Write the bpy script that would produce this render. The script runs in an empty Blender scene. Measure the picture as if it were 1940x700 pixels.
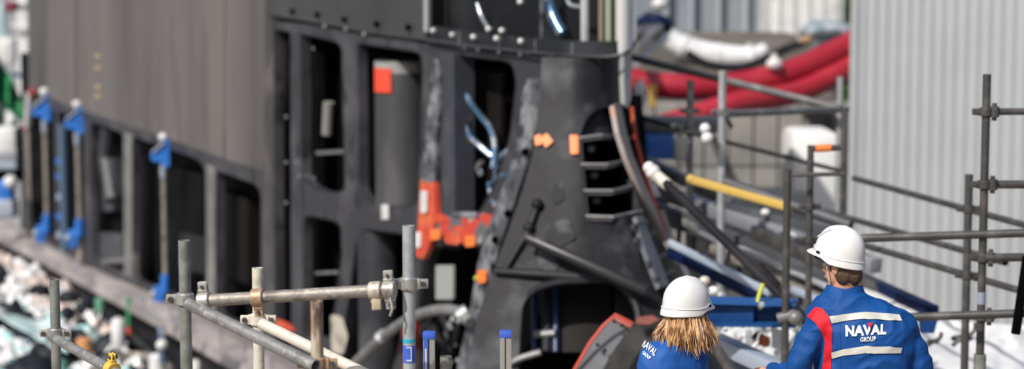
import bpy, bmesh, math, random
from mathutils import Vector, Matrix, noise
from mathutils.geometry import delaunay_2d_cdt
from mathutils.bvhtree import BVHTree

# ------------------------------------------------------------------ camera
F = 4000.0                       # focal length in pixels of the 1940 px wide frame
PITCH = math.atan(450 / F)       # looking down
CAMZ = 5.1
cp, sp_ = math.cos(PITCH), math.sin(PITCH)
scene = bpy.context.scene
cam_data = bpy.data.cameras.new('camera')
cam = bpy.data.objects.new('camera', cam_data)
scene.collection.objects.link(cam)
cam.location = (0, 0, CAMZ)
cam.rotation_euler = (math.pi / 2 - PITCH, 0, 0)
cam_data.sensor_width = 36
cam_data.lens = 36 * F / 1940
cam_data.clip_end = 500
cam_data.dof.use_dof = True
cam_data.dof.focus_distance = 9.5
cam_data.dof.aperture_fstop = 1.55
scene.camera = cam
# ------------------------------------------------------------------ world, sun, exposure
world = bpy.data.worlds.new('world'); scene.world = world
world.use_nodes = True
nt = world.node_tree; nt.nodes.clear()
wo = nt.nodes.new('ShaderNodeOutputWorld'); bg = nt.nodes.new('ShaderNodeBackground')
sky = nt.nodes.new('ShaderNodeTexSky')
sky.sky_type = 'NISHITA'; sky.sun_disc = False
sky.sun_elevation = math.radians(52); sky.sun_rotation = math.radians(221)
sky.air_density = 1.0; sky.dust_density = 3.5; sky.ozone_density = 1.0
nt.links.new(sky.outputs[0], bg.inputs[0]); nt.links.new(bg.outputs[0], wo.inputs[0])
bg.inputs[1].default_value = 0.1
sun_d = bpy.data.lights.new('sun', 'SUN'); sun_d.energy = 4.2; sun_d.angle = math.radians(0.6)
sun_d.color = (1.0, 0.95, 0.88)
sun = bpy.data.objects.new('sun', sun_d); scene.collection.objects.link(sun)
sun.rotation_euler = Vector((0.5, 0.58, -0.76)).to_track_quat('-Z', 'Y').to_euler()
scene.view_settings.view_transform = 'Standard'
scene.view_settings.look = 'None'
scene.view_settings.gamma = 1
scene.view_settings.use_curve_mapping = False
scene.view_settings.exposure = -0.15

# ------------------------------------------------------------------ helpers
rnd = random.Random(7)
C = scene.collection
def P(px, py, d):
    """world point seen at a photo pixel at a depth d in metres"""
    a = (px - 970) / F * d; b = -(py - 350) / F * d
    return Vector((a, d * cp + b * sp_, CAMZ - d * sp_ + b * cp))
def lerp(a, b, t): return a + (b - a) * t
def interp(tab, x):
    if x <= tab[0][0]: return tab[0][1]
    for (x0, y0), (x1, y1) in zip(tab, tab[1:]):
        if x <= x1: return y0 + (y1 - y0) * (x - x0) / (x1 - x0)
    return tab[-1][1]
def catmull(pts, n=6):
    pts = [Vector(p) for p in pts]
    if len(pts) < 3: return pts
    q = [pts[0] * 2 - pts[1]] + pts + [pts[-1] * 2 - pts[-2]]
    out = []
    for i in range(1, len(q) - 2):
        p0, p1, p2, p3 = q[i-1], q[i], q[i+1], q[i+2]
        for k in range(n):
            t = k / n
            out.append(0.5 * ((2*p1) + (p2-p0)*t + (2*p0-5*p1+4*p2-p3)*t*t + (3*p1-p0-3*p2+p3)*t**3))
    out.append(pts[-1]); return out

MATS = {}
def mat(name, col, rough=0.6, metal=0.0, col2=None, scale=4.0, lo=0.4, hi=0.65, bump=0.0, bscale=30.0,
        stretch=(1,1,1), col3=None, lo3=0.6, hi3=0.66, scale3=9.0, spec=0.5, coat=0.0, space='Object', emit=None):
    if name in MATS: return MATS[name]
    m = bpy.data.materials.new(name); m.use_nodes = True
    n = m.node_tree.nodes; l = m.node_tree.links; b = n['Principled BSDF']
    b.inputs['Base Color'].default_value = (*col, 1)
    b.inputs['Roughness'].default_value = rough; b.inputs['Metallic'].default_value = metal
    b.inputs['Specular IOR Level'].default_value = spec
    if coat: b.inputs['Coat Weight'].default_value = coat
    tc = n.new('ShaderNodeTexCoord'); mp = n.new('ShaderNodeMapping')
    mp.inputs['Scale'].default_value = stretch
    l.new(tc.outputs[space], mp.inputs[0])
    cur = None
    def layer(cur, c, sc, a, bb, det=6):
        nz = n.new('ShaderNodeTexNoise'); nz.inputs['Scale'].default_value = sc; nz.inputs['Detail'].default_value = det
        l.new(mp.outputs[0], nz.inputs['Vector'])
        rp = n.new('ShaderNodeMapRange'); rp.inputs[1].default_value = a; rp.inputs[2].default_value = bb
        l.new(nz.outputs[0], rp.inputs[0])
        mx = n.new('ShaderNodeMix'); mx.data_type = 'RGBA'
        l.new(rp.outputs[0], mx.inputs[0])
        if cur is None: mx.inputs[6].default_value = (*col, 1)
        else: l.new(cur, mx.inputs[6])
        mx.inputs[7].default_value = (*c, 1)
        return mx.outputs[2]
    if col2: cur = layer(None, col2, scale, lo, hi)
    if col3: cur = layer(cur, col3, scale3, lo3, hi3)
    if cur is not None: l.new(cur, b.inputs['Base Color'])
    if bump:
        nz = n.new('ShaderNodeTexNoise'); nz.inputs['Scale'].default_value = bscale; nz.inputs['Detail'].default_value = 5
        l.new(mp.outputs[0], nz.inputs['Vector'])
        bp = n.new('ShaderNodeBump'); bp.inputs['Strength'].default_value = bump; bp.inputs['Distance'].default_value = 0.02
        l.new(nz.outputs[0], bp.inputs['Height']); l.new(bp.outputs[0], b.inputs['Normal'])
    if emit: b.inputs['Emission Color'].default_value = (*emit, 1); b.inputs['Emission Strength'].default_value = 1
    MATS[name] = m
    return m

def base_loc(o):
    v = Vector((0, 0, 0))
    while o is not None: v += o.location; o = o.parent
    return v
def obj(name, bm, m, parent=None, smooth=True, label=None, kind=None, origin=None):
    me = bpy.data.meshes.new(name)
    off = base_loc(parent) if parent else (Vector(origin) if origin is not None else Vector((0,0,0)))
    if off.length > 0: bmesh.ops.translate(bm, verts=bm.verts, vec=-off)
    bm.normal_update(); bm.to_mesh(me); bm.free()
    if smooth:
        for p in me.polygons: p.use_smooth = True
        try: me.set_sharp_from_angle(angle=math.radians(38))
        except Exception: pass
    me.materials.append(m)
    o = bpy.data.objects.new(name, me); C.objects.link(o)
    if parent: o.parent = parent
    elif origin is not None: o.location = origin
    if label: o['label'] = label
    if kind: o['kind'] = kind
    return o
def tag(o, label, cat, group=None, kind=None):
    o['label'] = label; o['category'] = cat
    if group: o['group'] = group
    if kind: o['kind'] = kind
    return o
def thing(name, label, cat, loc, group=None):
    o = bpy.data.objects.new(name, None); C.objects.link(o)
    o.empty_display_size = 0.1; o.location = loc
    return tag(o, label, cat, group)

def B(): return bmesh.new()
def frame_of(t, ref=None):
    t = t.normalized(); ref = ref or Vector((0, 0, 1))
    if abs(t.dot(ref)) > 0.98: ref = Vector((0, 1, 0)) if abs(t.y) < .9 else Vector((1, 0, 0))
    a = t.cross(ref).normalized(); return a, a.cross(t).normalized()
def tube(bm, pts, r, seg=14, r2=None, hollow=False, ry=None, cap=True):
    pts = [Vector(p) for p in pts]; n = len(pts)
    rings = []; pa = None
    rs = r if isinstance(r, (list, tuple)) else [lerp(r, r if r2 is None else r2, i / max(1, n - 1)) for i in range(n)]
    for i, p in enumerate(pts):
        t = (pts[min(i+1, n-1)] - pts[max(i-1, 0)]).normalized()
        if pa is None: a, b = frame_of(t)
        else:
            a = (pa - t * pa.dot(t)).normalized(); b = a.cross(t).normalized()
        pa = a
        k = (ry / rs[0]) if ry else 1
        rings.append([bm.verts.new(p + a * math.cos(2*math.pi*j/seg) * rs[i] + b * math.sin(2*math.pi*j/seg) * rs[i] * k) for j in range(seg)])
    for i in range(n - 1):
        for j in range(seg):
            bm.faces.new((rings[i][j], rings[i][(j+1) % seg], rings[i+1][(j+1) % seg], rings[i+1][j]))
    for e, (ring, nb) in enumerate(((rings[0], 1), (rings[-1], -1))):
        if hollow:
            c = sum((v.co for v in ring), Vector()) / seg
            t = (pts[1] - pts[0]).normalized() if e == 0 else (pts[-2] - pts[-1]).normalized()
            inner = [bm.verts.new(c + (v.co - c) * .84) for v in ring]
            deep = [bm.verts.new(v.co + t * min(.12, (pts[-1]-pts[0]).length * .4)) for v in inner]
            for j in range(seg):
                k = (j + 1) % seg
                bm.faces.new((ring[j], inner[j], inner[k], ring[k])); bm.faces.new((inner[j], deep[j], deep[k], inner[k]))
            bm.faces.new(deep)
        elif cap: bm.faces.new(ring)
    return bm
def fix(bm):
    bmesh.ops.recalc_face_normals(bm, faces=bm.faces); return bm
def box(bm, c, size, rot=None, bev=0.0):
    """box at c, size (x,y,z), rot = 3x3 matrix"""
    M = Matrix.Translation(Vector(c)) @ (rot.to_4x4() if rot else Matrix.Identity(4)) @ Matrix.Diagonal((*size, 1))
    r = bmesh.ops.create_cube(bm, size=1, matrix=M)
    if bev:
        es = list({e for v in r['verts'] for e in v.link_edges})
        bmesh.ops.bevel(bm, geom=es, offset=bev, segments=2, affect='EDGES', profile=.5)
    return bm
def axes(xdir, zref=Vector((0, 0, 1))):
    x = Vector(xdir).normalized(); y = zref.cross(x).normalized(); z = x.cross(y).normalized()
    return Matrix((x, y, z)).transposed()
def beam(bm, p0, p1, w, h, bev=0.0):
    p0 = Vector(p0); p1 = Vector(p1)
    return box(bm, (p0 + p1) / 2, ((p1 - p0).length, w, h), axes(p1 - p0), bev)
def ball(bm, c, r, sub=2, scale=(1,1,1), rot=None):
    M = Matrix.Translation(Vector(c)) @ (rot.to_4x4() if rot else Matrix.Identity(4)) @ Matrix.Diagonal((*[r*s for s in scale], 1))
    bmesh.ops.create_icosphere(bm, subdivisions=sub, radius=1, matrix=M); return bm

def inside(poly, x, y):
    c = False; n = len(poly); j = n - 1
    for i in range(n):
        xi, yi = poly[i]; xj, yj = poly[j]
        if (yi > y) != (yj > y) and x < (xj - xi) * (y - yi) / (yj - yi) + xi: c = not c
        j = i
    return c
def rounded(poly, r, n=5):
    """round the corners of a pixel polygon; r is one radius or a list"""
    out = []; k = len(poly)
    for i in range(k):
        p0 = Vector(poly[i-1]); p1 = Vector(poly[i]); p2 = Vector(poly[(i+1) % k])
        rr = r[i] if isinstance(r, (list, tuple)) else r
        a = (p0 - p1); b = (p2 - p1)
        rr = min(rr, a.length * .48, b.length * .48)
        if rr <= 0.5: out.append(tuple(p1)); continue
        s = p1 + a.normalized() * rr; e = p1 + b.normalized() * rr
        for j in range(n + 1):
            t = j / n
            q = s * (1-t)**2 + p1 * 2*t*(1-t) + e * t*t
            out.append(tuple(q))
    return out
def plate(outer, holes, fn, thick, step=30, back=None):
    """solid sheet: pixel outline with holes laid on the 3D surface fn(px,py), given thickness away from the viewer side"""
    pts = []; edges = []
    for poly in [outer] + holes:
        s = len(pts); dense = []
        for i in range(len(poly)):
            a = Vector(poly[i]); b = Vector(poly[(i+1) % len(poly)])
            m = max(1, int((b - a).length / step))
            for k in range(m): dense.append(a.lerp(b, k / m))
        pts += dense; n = len(dense)
        edges += [(s + i, s + (i+1) % n) for i in range(n)]
    xs = [p[0] for p in outer]; ys = [p[1] for p in outer]
    x = min(xs) + step * .5
    bd = list(pts)
    while x < max(xs):
        y = min(ys) + step * .5
        while y < max(ys):
            if inside(outer, x, y) and not any(inside(h, x, y) for h in holes):
                if all((x - q[0])**2 + (y - q[1])**2 > (step*.35)**2 for q in bd): pts.append(Vector((x, y)))
            y += step
        x += step
    v, e, f, *_ = delaunay_2d_cdt(pts, edges, [], 0, 1e-4)
    bm = B(); vs = [bm.verts.new(fn(q[0], q[1])) for q in v]
    for t in f:
        cx = sum(v[i][0] for i in t) / 3; cy = sum(v[i][1] for i in t) / 3
        if inside(outer, cx, cy) and not any(inside(h, cx, cy) for h in holes):
            try: bm.faces.new([vs[i] for i in t])
            except ValueError: pass
    bmesh.ops.delete(bm, geom=[q for q in bm.verts if not q.link_faces], context='VERTS')
    bm.normal_update()
    cpos = Vector((0, 0, CAMZ))
    for fc in bm.faces:
        if fc.normal.dot(cpos - fc.calc_center_median()) < 0: fc.normal_flip()
    bm.normal_update()
    if thick:
        front = list(bm.faces); fv = list(bm.verts)
        bedges = [ed for ed in bm.edges if len(ed.link_faces) == 1]
        bk = {q: bm.verts.new(q.co - (back * thick if back else q.normal * thick)) for q in fv}
        for fc in front: bm.faces.new([bk[q] for q in reversed(fc.verts)])
        for ed in bedges:
            fc = ed.link_faces[0]; a, b = ed.verts
            lp = [l for l in fc.loops if l.edge == ed][0]
            a = lp.vert; b = lp.link_loop_next.vert
            bm.faces.new((b, a, bk[a], bk[b]))
    return bm
def zplane(z):
    def fn(px, py):
        d = P(px, py, 1.0) - Vector((0, 0, CAMZ)); t = (z - CAMZ) / d.z
        return Vector((0, 0, CAMZ)) + d * t
    return fn
def yplane(y):
    def fn(px, py):
        d = P(px, py, 1.0) - Vector((0, 0, CAMZ)); return Vector((0, 0, CAMZ)) + d * (y / d.y)
    return fn
def dface(d0): return lambda px, py: P(px, py, d0)

# plan curve of the submarine's sail: depth at a pixel column
SAILT = [(505,25),(600,23),(700,21.3),(805,19.8),(900,18.8),(1000,18),(1060,17.65),(1100,17.5),(1140,17.38),(1160,17.33),(1180,17.33),(1195,17.4),(1202,17.62),(1207,18.3)]
def sail_d(px):
    if px < 505: return 17.5 / (1 - .000645 * (970 - px))
    return interp(SAILT, px)
def sail(off=0.0):
    def fn(px, py):
        k = cp / (cp - (py - 350) / F * sp_)
        q = 970 + (px - 970) * k
        return P(px, py, sail_d(q) * k + off)
    return fn

# ------------------------------------------------------------------ materials
M_skin = mat('sail_grey_paint', (.115,.105,.104), .5, .0, (.185,.167,.162), .45, .4, .62, .25, 6, (1,1,.2), (.062,.058,.061), .52, .72, .9, spec=.3)
M_frame = mat('frame_primer_grey', (.046,.045,.053), .45, .0, (.1,.098,.11), 1.6, .45, .7, .2, 20, col3=(.024,.024,.028), lo3=.56, hi3=.7, scale3=3, spec=.3)
M_mott = mat('mottled_filler', (.085,.09,.105), .55, .0, (.26,.27,.295), 5.5, .44, .62, .3, 20, col3=(.035,.035,.042), lo3=.52, hi3=.64, scale3=9)
M_black = mat('black_coating', (.014,.014,.017), .5, .0, (.03,.03,.034), 1.6, .45, .7, .2, 14, spec=.2)
M_blackm = mat('black_scuffed', (.022,.022,.027), .5, .0, (.07,.072,.08), 1.7, .55, .72, .2, 10, spec=.25)
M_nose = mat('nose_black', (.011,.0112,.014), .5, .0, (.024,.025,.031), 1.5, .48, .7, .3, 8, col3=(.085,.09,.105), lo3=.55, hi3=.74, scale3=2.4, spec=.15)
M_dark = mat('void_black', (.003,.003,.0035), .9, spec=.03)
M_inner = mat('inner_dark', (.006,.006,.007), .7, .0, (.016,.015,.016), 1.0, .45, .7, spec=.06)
M_deck = mat('deck_grey', (.24,.22,.22), .6, .0, (.42,.38,.36), .7, .42, .62, .2, 6, col3=(.12,.11,.12), lo3=.58, hi3=.66, scale3=1.3)
M_red = mat('red_oxide_paint', (.62,.07,.035), .55, .0, (.75,.16,.07), 4, .5, .65, .1, 20)
M_orange = mat('orange_tape', (.95,.24,.05), .5)
M_white = mat('white_paint', (.78,.78,.77), .45, .0, (.6,.6,.6), 3, .5, .7)
M_cream = mat('cream_tube_paint', (.72,.68,.58), .5, .1, (.5,.47,.4), 12, .55, .7, .1, 60)
M_galv = mat('galvanised_tube', (.36,.36,.35), .42, .45, (.24,.24,.23), 14, .45, .62, .15, 60, col3=(.55,.55,.54), lo3=.6, hi3=.7, scale3=30)
M_galvd = mat('weathered_tube', (.34,.31,.28), .5, .3, (.2,.18,.16), 14, .45, .62, .2, 60, col3=(.55,.52,.48), lo3=.58, hi3=.7, scale3=24)
M_galvb = mat('bright_tube', (.55,.58,.58), .4, .4, (.42,.45,.46), 14, .5, .65, .1, 60)
M_galvol = mat('olive_grey_tube', (.3,.31,.28), .5, .3, (.2,.21,.19), 14, .45, .62, .1, 60)
M_rust = mat('rusty_tube', (.3,.2,.14), .65, .1, (.6,.52,.42), 22, .46, .6, .25, 60, (1,1,.25), (.13,.08,.055), .54, .64, 30)
M_coup = mat('coupler_zinc', (.5,.49,.46), .4, .5, (.3,.28,.25), 30, .5, .65)
M_coupb = mat('coupler_brown', (.5,.34,.22), .5, .3, (.3,.2,.13), 30, .5, .65)
M_tubed = mat('dark_tube', (.075,.072,.07), .5, .3, (.13,.12,.115), 9, .5, .65, .1, 50)
M_tubem = mat('mid_tube', (.2,.2,.2), .45, .3, (.32,.32,.31), 6, .5, .65, .1, 50)
M_tubel = mat('light_tube', (.42,.44,.46), .4, .3, (.55,.56,.57), 6, .5, .65)
M_blue = mat('blue_clamp_paint', (.03,.18,.62), .4, .0, (.02,.11,.42), 5, .5, .7, coat=.3)
M_blueb = mat('blue_beam_paint', (.006,.045,.17), .5, .0, (.01,.07,.24), 2, .5, .7, spec=.3)
M_navy = mat('navy_paint', (.005,.012,.05), .5, spec=.15)
M_pale = mat('pale_blue_beam', (.36,.42,.52), .35, .1, (.5,.55,.62), 2, .5, .7)
M_yel = mat('yellow_paint', (.62,.42,.1), .5, .0, (.45,.32,.12), 4, .5, .7)
M_hosered = mat('red_hose', (.36,.012,.03), .42, .0, (.46,.025,.045), 1.5, .45, .7, spec=.6)
M_corr = mat('corrugated_paint', (.46,.485,.505), .5, .0, (.42,.44,.46), .8, .45, .7, .02, 5)
M_conc = mat('concrete', (.36,.35,.33), .8, .0, (.26,.255,.25), 1.2, .42, .68, .3, 12)
M_ground = mat('yard_ground', (.2,.19,.18), .85, .0, (.12,.115,.11), .5, .42, .65, .3, 4)
M_dgrey = mat('dark_grey_steel', (.07,.075,.085), .5, .1, (.12,.125,.14), 2, .5, .7)
M_steel = mat('shiny_steel', (.55,.57,.6), .25, .9)
M_bhose = mat('steel_blue_hose', (.16,.3,.5), .25, .7, (.7,.75,.8), 9, .5, .6)
M_brown = mat('brown_black_panel', (.012,.01,.0095), .6, .0, (.024,.02,.019), .9, .45, .7, spec=.15)
M_green = mat('green_sheet', (.03,.22,.09), .5, .0, (.05,.33,.14), 3, .5, .7)
M_sheet = mat('plastic_sheet', (.82,.83,.84), .3, .0, (.68,.7,.72), 2.5, .45, .65, .4, 5, col3=(.55,.53,.5), lo3=.62, hi3=.7, scale3=4)
M_alu = mat('aluminium', (.62,.6,.55), .35, .6)
M_bcap = mat('blue_cap', (.06,.14,.62), .4)
M_glassd = None

# windscreen plastic
def glass_mat():
    m = bpy.data.materials.new('windscreen_plastic'); m.use_nodes = True
    n = m.node_tree.nodes; l = m.node_tree.links; n.clear()
    o = n.new('ShaderNodeOutputMaterial'); mx = n.new('ShaderNodeMixShader')
    t = n.new('ShaderNodeBsdfTransparent'); t.inputs[0].default_value = (.82,.84,.86,1)
    g = n.new('ShaderNodeBsdfGlossy'); g.inputs['Roughness'].default_value = .06; g.inputs[0].default_value = (.9,.93,.96,1)
    lw = n.new('ShaderNodeLayerWeight'); lw.inputs[0].default_value = .5; pw = n.new('ShaderNodeMath'); pw.operation = 'POWER'; pw.inputs[1].default_value = 4; ml = n.new('ShaderNodeMath'); ml.operation = 'MULTIPLY_ADD'; ml.inputs[1].default_value = .85; ml.inputs[2].default_value = .045
    l.new(lw.outputs['Facing'], pw.inputs[0]); l.new(pw.outputs[0], ml.inputs[0]); l.new(ml.outputs[0], mx.inputs[0]); l.new(t.outputs[0], mx.inputs[1]); l.new(g.outputs[0], mx.inputs[2]); l.new(mx.outputs[0], o.inputs[0])
    return m
M_glass = glass_mat()

# ================================================================== SETTING
bm = B(); box(bm, (0, 60, -5.2), (260, 200, .4)); o = obj('ground', bm, M_ground, smooth=False); o['kind'] = 'structure'
# working platform the two people and the near scaffolding stand on
PLZ = 1.93
plat = bpy.data.objects.new('floor', None); C.objects.link(plat); plat['kind'] = 'structure'; plat.location = (0, 10, PLZ)
M_board = mat('deck_boards', (.4,.33,.25), .8, .0, (.3,.25,.19), 4, .4, .6, .2, 30, (.3,6,1))
for i in range(34):
    bm = B(); box(bm, (0.2, 6.6 + i * .25 + .12, PLZ - .025), (8.2, .24, .05)); obj('board', bm, M_board, plat, False)
bm = B(); box(bm, (0.2, 10.85, PLZ - .15), (8.0, 8.3, .18)); obj('support_frame', bm, M_dgrey, plat, False)
for x in (-3.6, 0.2, 4.0):
    for y in (7.2, 14.6):
        bm = B(); tube(bm, [(x, y, -5), (x, y, PLZ - .2)], .06); obj('leg', bm, M_tubed, plat)

# quay behind on the right
bm = plate([(1190,330),(1300,300),(1480,300),(1980,560),(1980,1100),(1700,1100),(1330,700),(1230,470)], [], zplane(-.35), .0, 80)
bmesh.ops.solidify(bm, geom=bm.faces, thickness=.3) if False else None
o = obj('quay_floor', bm, mat('quay_dark', (.085,.085,.095), .7, .0, (.14,.14,.15), .8, .45, .65), smooth=False); o['kind'] = 'structure'

# corrugated wall at the right
def corrugated(p0, p1, z0, z1, pitch, amp):
    bm = B(); L = (p1 - p0).length; u = (p1 - p0).normalized(); nrm = Vector((u.y, -u.x, 0))
    n = int(L / pitch); cols = []
    prof = [(0,0),(.16,0),(.3,1),(.7,1),(.84,0)]
    for i in range(n):
        for (t, h) in prof: cols.append(p0 + u * (i + t) * pitch + nrm * h * amp)
    vs = [(bm.verts.new((c.x, c.y, z0)), bm.verts.new((c.x, c.y, z1))) for c in cols]
    for a, b in zip(vs, vs[1:]): bm.faces.new((a[0], b[0], b[1], a[1]))
    bk = [(bm.verts.new((c.x, c.y, z)) ) for c in (p0 - nrm*.12, p1 - nrm*.12) for z in (z0, z1)]
    bm.faces.new((bk[0], bk[1], bk[3], bk[2]))
    bm.faces.new((vs[0][0], vs[0][1], bk[1], bk[0])); bm.faces.new((vs[-1][0], vs[-1][1], bk[3], bk[2]))
    bm.faces.new([v[1] for v in vs] + [bk[3], bk[1]])
    return fix(bm)
wp0 = yplane(30.0)(1622, 300); wp1 = yplane(27.5)(2120, 300)
wallr = bpy.data.objects.new('wall_right', None); C.objects.link(wallr); wallr['kind'] = 'structure'; wallr.location = (wp0.x, wp0.y, -.4)
obj('corrugated_sheet', corrugated(Vector((wp0.x, wp0.y, 0)), Vector((wp1.x, wp1.y, 0)), -.35, 8.0, .176, .045), M_corr, wallr, False)
bm = B(); tube(bm, [Vector((wp0.x - .05, wp0.y - .03, -.35)), Vector((wp0.x - .05, wp0.y - .03, 8.0))], .07); obj('corner_trim', bm, M_corr, wallr)
bm = B(); e = Vector((wp0.x * 36 / 30 + .15, 36, 0)); corr2 = corrugated(Vector((e.x, e.y, 0)), Vector((wp0.x, wp0.y, 0)), -.35, 8.0, .176, .045); obj('corrugated_sheet', corr2, M_corr, wallr, False); bm.free()

# grey building behind, white cladding, concrete wall
bld = thing('building', 'grey panelled building far behind at the top with tall recessed panels', 'building', yplane(46)(1360, 350))
bld.location.z = -.35
b0 = yplane(46)(1215, 0).x; b1 = yplane(46)(1465, 0).x
bm = B(); box(bm, ((b0+b1)/2, 47.6, 3.2), (b1-b0, 3, 7.3)); obj('wall', bm, mat('bld_grey', (.3,.33,.36), .7, .0, (.26,.29,.32), .5, .4, .6), bld, False)
for i, px in enumerate((1262, 1312, 1364, 1415)):
    a = yplane(46)(px + 4, 0).x; b = yplane(46)(px + 40, 0).x
    bm = B(); box(bm, ((a+b)/2, 46.06, 5.3), (b-a, .1, 1.6), None, .02); obj('panel', bm, mat('bld_panel', (.2,.22,.235), .6, .0, (.16,.175,.19), 1, .4, .6), bld, False)
for px in (1262, 1310, 1361, 1412, 1456):
    a = yplane(45.9)(px, 0).x
    bm = B(); box(bm, (a, 45.95, 3.2), (.09, .16, 7.3)); obj('mullion', bm, mat('bld_mull', (.4,.44,.48), .6), bld, False)
wb = thing('building', 'bright white clad building block left of the corrugated wall', 'building', yplane(44)(1535, 350))
wb.location.z = -.35
a = yplane(44)(1462, 0).x; b = yplane(44)(1600, 0).x
bm = B(); box(bm, ((a+b)/2, 45.5, 2.35), (b-a, 3, 5.6), None, .05); obj('wall', bm, M_white, wb, False)
bm = B(); box(bm, ((a+b)/2 + .1, 45.3, 5.3), (b-a + .5, 3.6, .3), None, .04); obj('roof', bm, mat('roof_beige', (.45,.4,.36), .8), wb, False)
for i in range(5):
    x = lerp(a, b, (i + .5) / 5)
    bm = B(); box(bm, (x, 43.98, 2.3), (.035, .06, 5.4)); obj('seam', bm, M_white, wb, False)
wl = bpy.data.objects.new('wall_back', None); C.objects.link(wl); wl['kind'] = 'structure'
ca = yplane(33)(1195, 0).x; cb = yplane(33)(1622, 0).x
zt = yplane(33)(1500, 195).z; wl.location = (ca, 33, -.35)
nw = 9
for i in range(nw):
    for j in range(3):
        x0 = lerp(ca, cb, i / nw); x1 = lerp(ca, cb, (i + 1) / nw); h = (zt + .35) / 3
        bm = B(); box(bm, ((x0+x1)/2, 33.2 + rnd.uniform(-.01,.01), -.35 + h*(j+.5)), (x1-x0-.03, .3, h-.03), None, .01); obj('concrete_block', bm, M_conc, wl, False)
bm = B(); box(bm, ((ca+cb)/2, 33.3, (zt-.35)/2), (cb-ca, .2, zt+.3)); obj('mortar', bm, M_conc, wl, False)
# dark bank of ground under the white roll
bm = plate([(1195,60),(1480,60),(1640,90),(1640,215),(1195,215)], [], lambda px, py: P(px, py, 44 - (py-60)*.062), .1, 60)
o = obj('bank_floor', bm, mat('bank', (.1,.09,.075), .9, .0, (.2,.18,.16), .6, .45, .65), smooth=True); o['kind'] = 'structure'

# ================================================================== SUBMARINE
sub = thing('submarine', 'dark grey submarine with its tall sail opened up and frames bare', 'submarine', sail()(700, 600))
# --- skin panels
pan = [([(54,-150),(143,-150),(143,206),(54,170)]), ([(146,-150),(423,-150),(423,301),(146,207)]), ([(427,-150),(503,-150),(503,327),(427,302)])]
for i, pl in enumerate(pan):
    obj('skin_panel', plate(pl, [], sail(0.0 if i != 1 else .012), .06, 40), M_skin, sub)
bm = B(); f_ = sail(-.03); tube(bm, [f_(425, y) for y in range(-150, 260, 40)], .012, 6); obj('weld_seam', bm, mat('weld', (.2,.17,.15), .5), sub)
# nose-side upper skins between x=503 and 805
obj('skin_panel', plate([(505,-150),(806,-150),(806,76),(700,64),(640,51),(505,28)], [], sail(.02), .06, 30), mat('sail_dark_paint', (.05,.049,.054), .45, .0, (.075,.074,.08), .9, .4, .7, .2, 6, (1,1,.25), spec=.3), sub)
# lower lip of the skin
lip = [(50,172),(146,206),(300,258),(425,301),(506,332),(506,344),(425,313),(300,270),(146,217),(50,184)]
obj('edge_trim', plate(lip, [], sail(-.03), .1, 40), M_frame, sub)
# draught marks painted as little plates
for y in (102, 124, 160, 178):
    obj('depth_mark', plate([(180,y),(189,y+1),(189,y+9),(180,y+8)], [], sail(-.02), .01, 20), mat('tan_mark', (.42,.33,.2), .6), sub, False)
# --- lower frame row below the skin
outer = [(44,176),(146,212),(300,264),(425,308),(508,336),(508,655),(395,596),(240,534),(160,498),(44,432)]
holes = [rounded([(60,192),(104,208),(104,452),(60,430)], 8), rounded([(110,210),(158,226),(158,486),(110,458)], 8),
         rounded([(172,230),(233,252),(236,520),(172,492)], 10), rounded([(251,258),(388,306),(390,582),(251,530)], [10,26,20,12]),
         rounded([(409,322),(494,353),(496,634),(409,596)], [12,20,12,12])]
obj('lower_frame', plate(outer, holes, sail(.0), .12, 30), M_frame, sub)
for (x, y0, y1) in ((242, 250, 526), (399, 312, 592)):
    obj('post', plate([(x-8,y0),(x+7,y0+5),(x+8,y1),(x-7,y1-4)], [], sail(-.05), .1, 40), mat('post_grey', (.2,.19,.19), .45, .2, (.3,.29,.28), 3, .45, .65), sub)
# --- main vertical post and frame with openings
obj('post', plate([(497,334),(505,26),(517,40),(519,660),(500,655)], [], sail(-.06), .16, 40), mat('main_post', (.06,.055,.06), .4, .0, (.14,.125,.12), 2, .5, .7), sub)
top = [(517,40),(600,50),(700,70),(806,84),(900,97),(1000,106),(1032,110)]
fo = top + [(1022,160),(1005,300),(960,440),(925,540),(890,640),(865,760),(517,760)]
fh = [rounded([(520,56),(550,60),(552,660),(524,655)], 5),
      rounded([(571,62),(650,80),(655,368),(600,362),(572,335)], [10,20,18,24,14]),
      rounded([(678,80),(800,98),(802,130),(792,395),(720,392),(681,370)], [12,22,4,26,20,26]),
      rounded([(862,103),(975,116),(980,160),(968,260),(940,350),(905,412),(862,410)], [6,36,10,16,10,16,6]),
      rounded([(576,405),(648,420),(650,480),(628,640),(575,640)], [20,20,6,4,4]),
      rounded([(680,432),(786,445),(786,560),(765,740),(640,740),(655,600)], [26,14,6,4,4,4]),
      rounded([(812,468),(908,462),(915,520),(880,640),(862,740),(790,740),(800,560)], [20,16,6,4,4,4,4])]
fr = obj('sail_frame', plate(fo, fh, sail(0), .1, 26), M_frame, sub)
# inner flanges of the openings
for h in fh[1:]:
    bm = B(); pts = [sail(.05)(x, y) for x, y in h] ; pts.append(pts[0]); tube(bm, pts, .018, 6, cap=False); obj('opening_rim', bm, M_blackm, sub)
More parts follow.
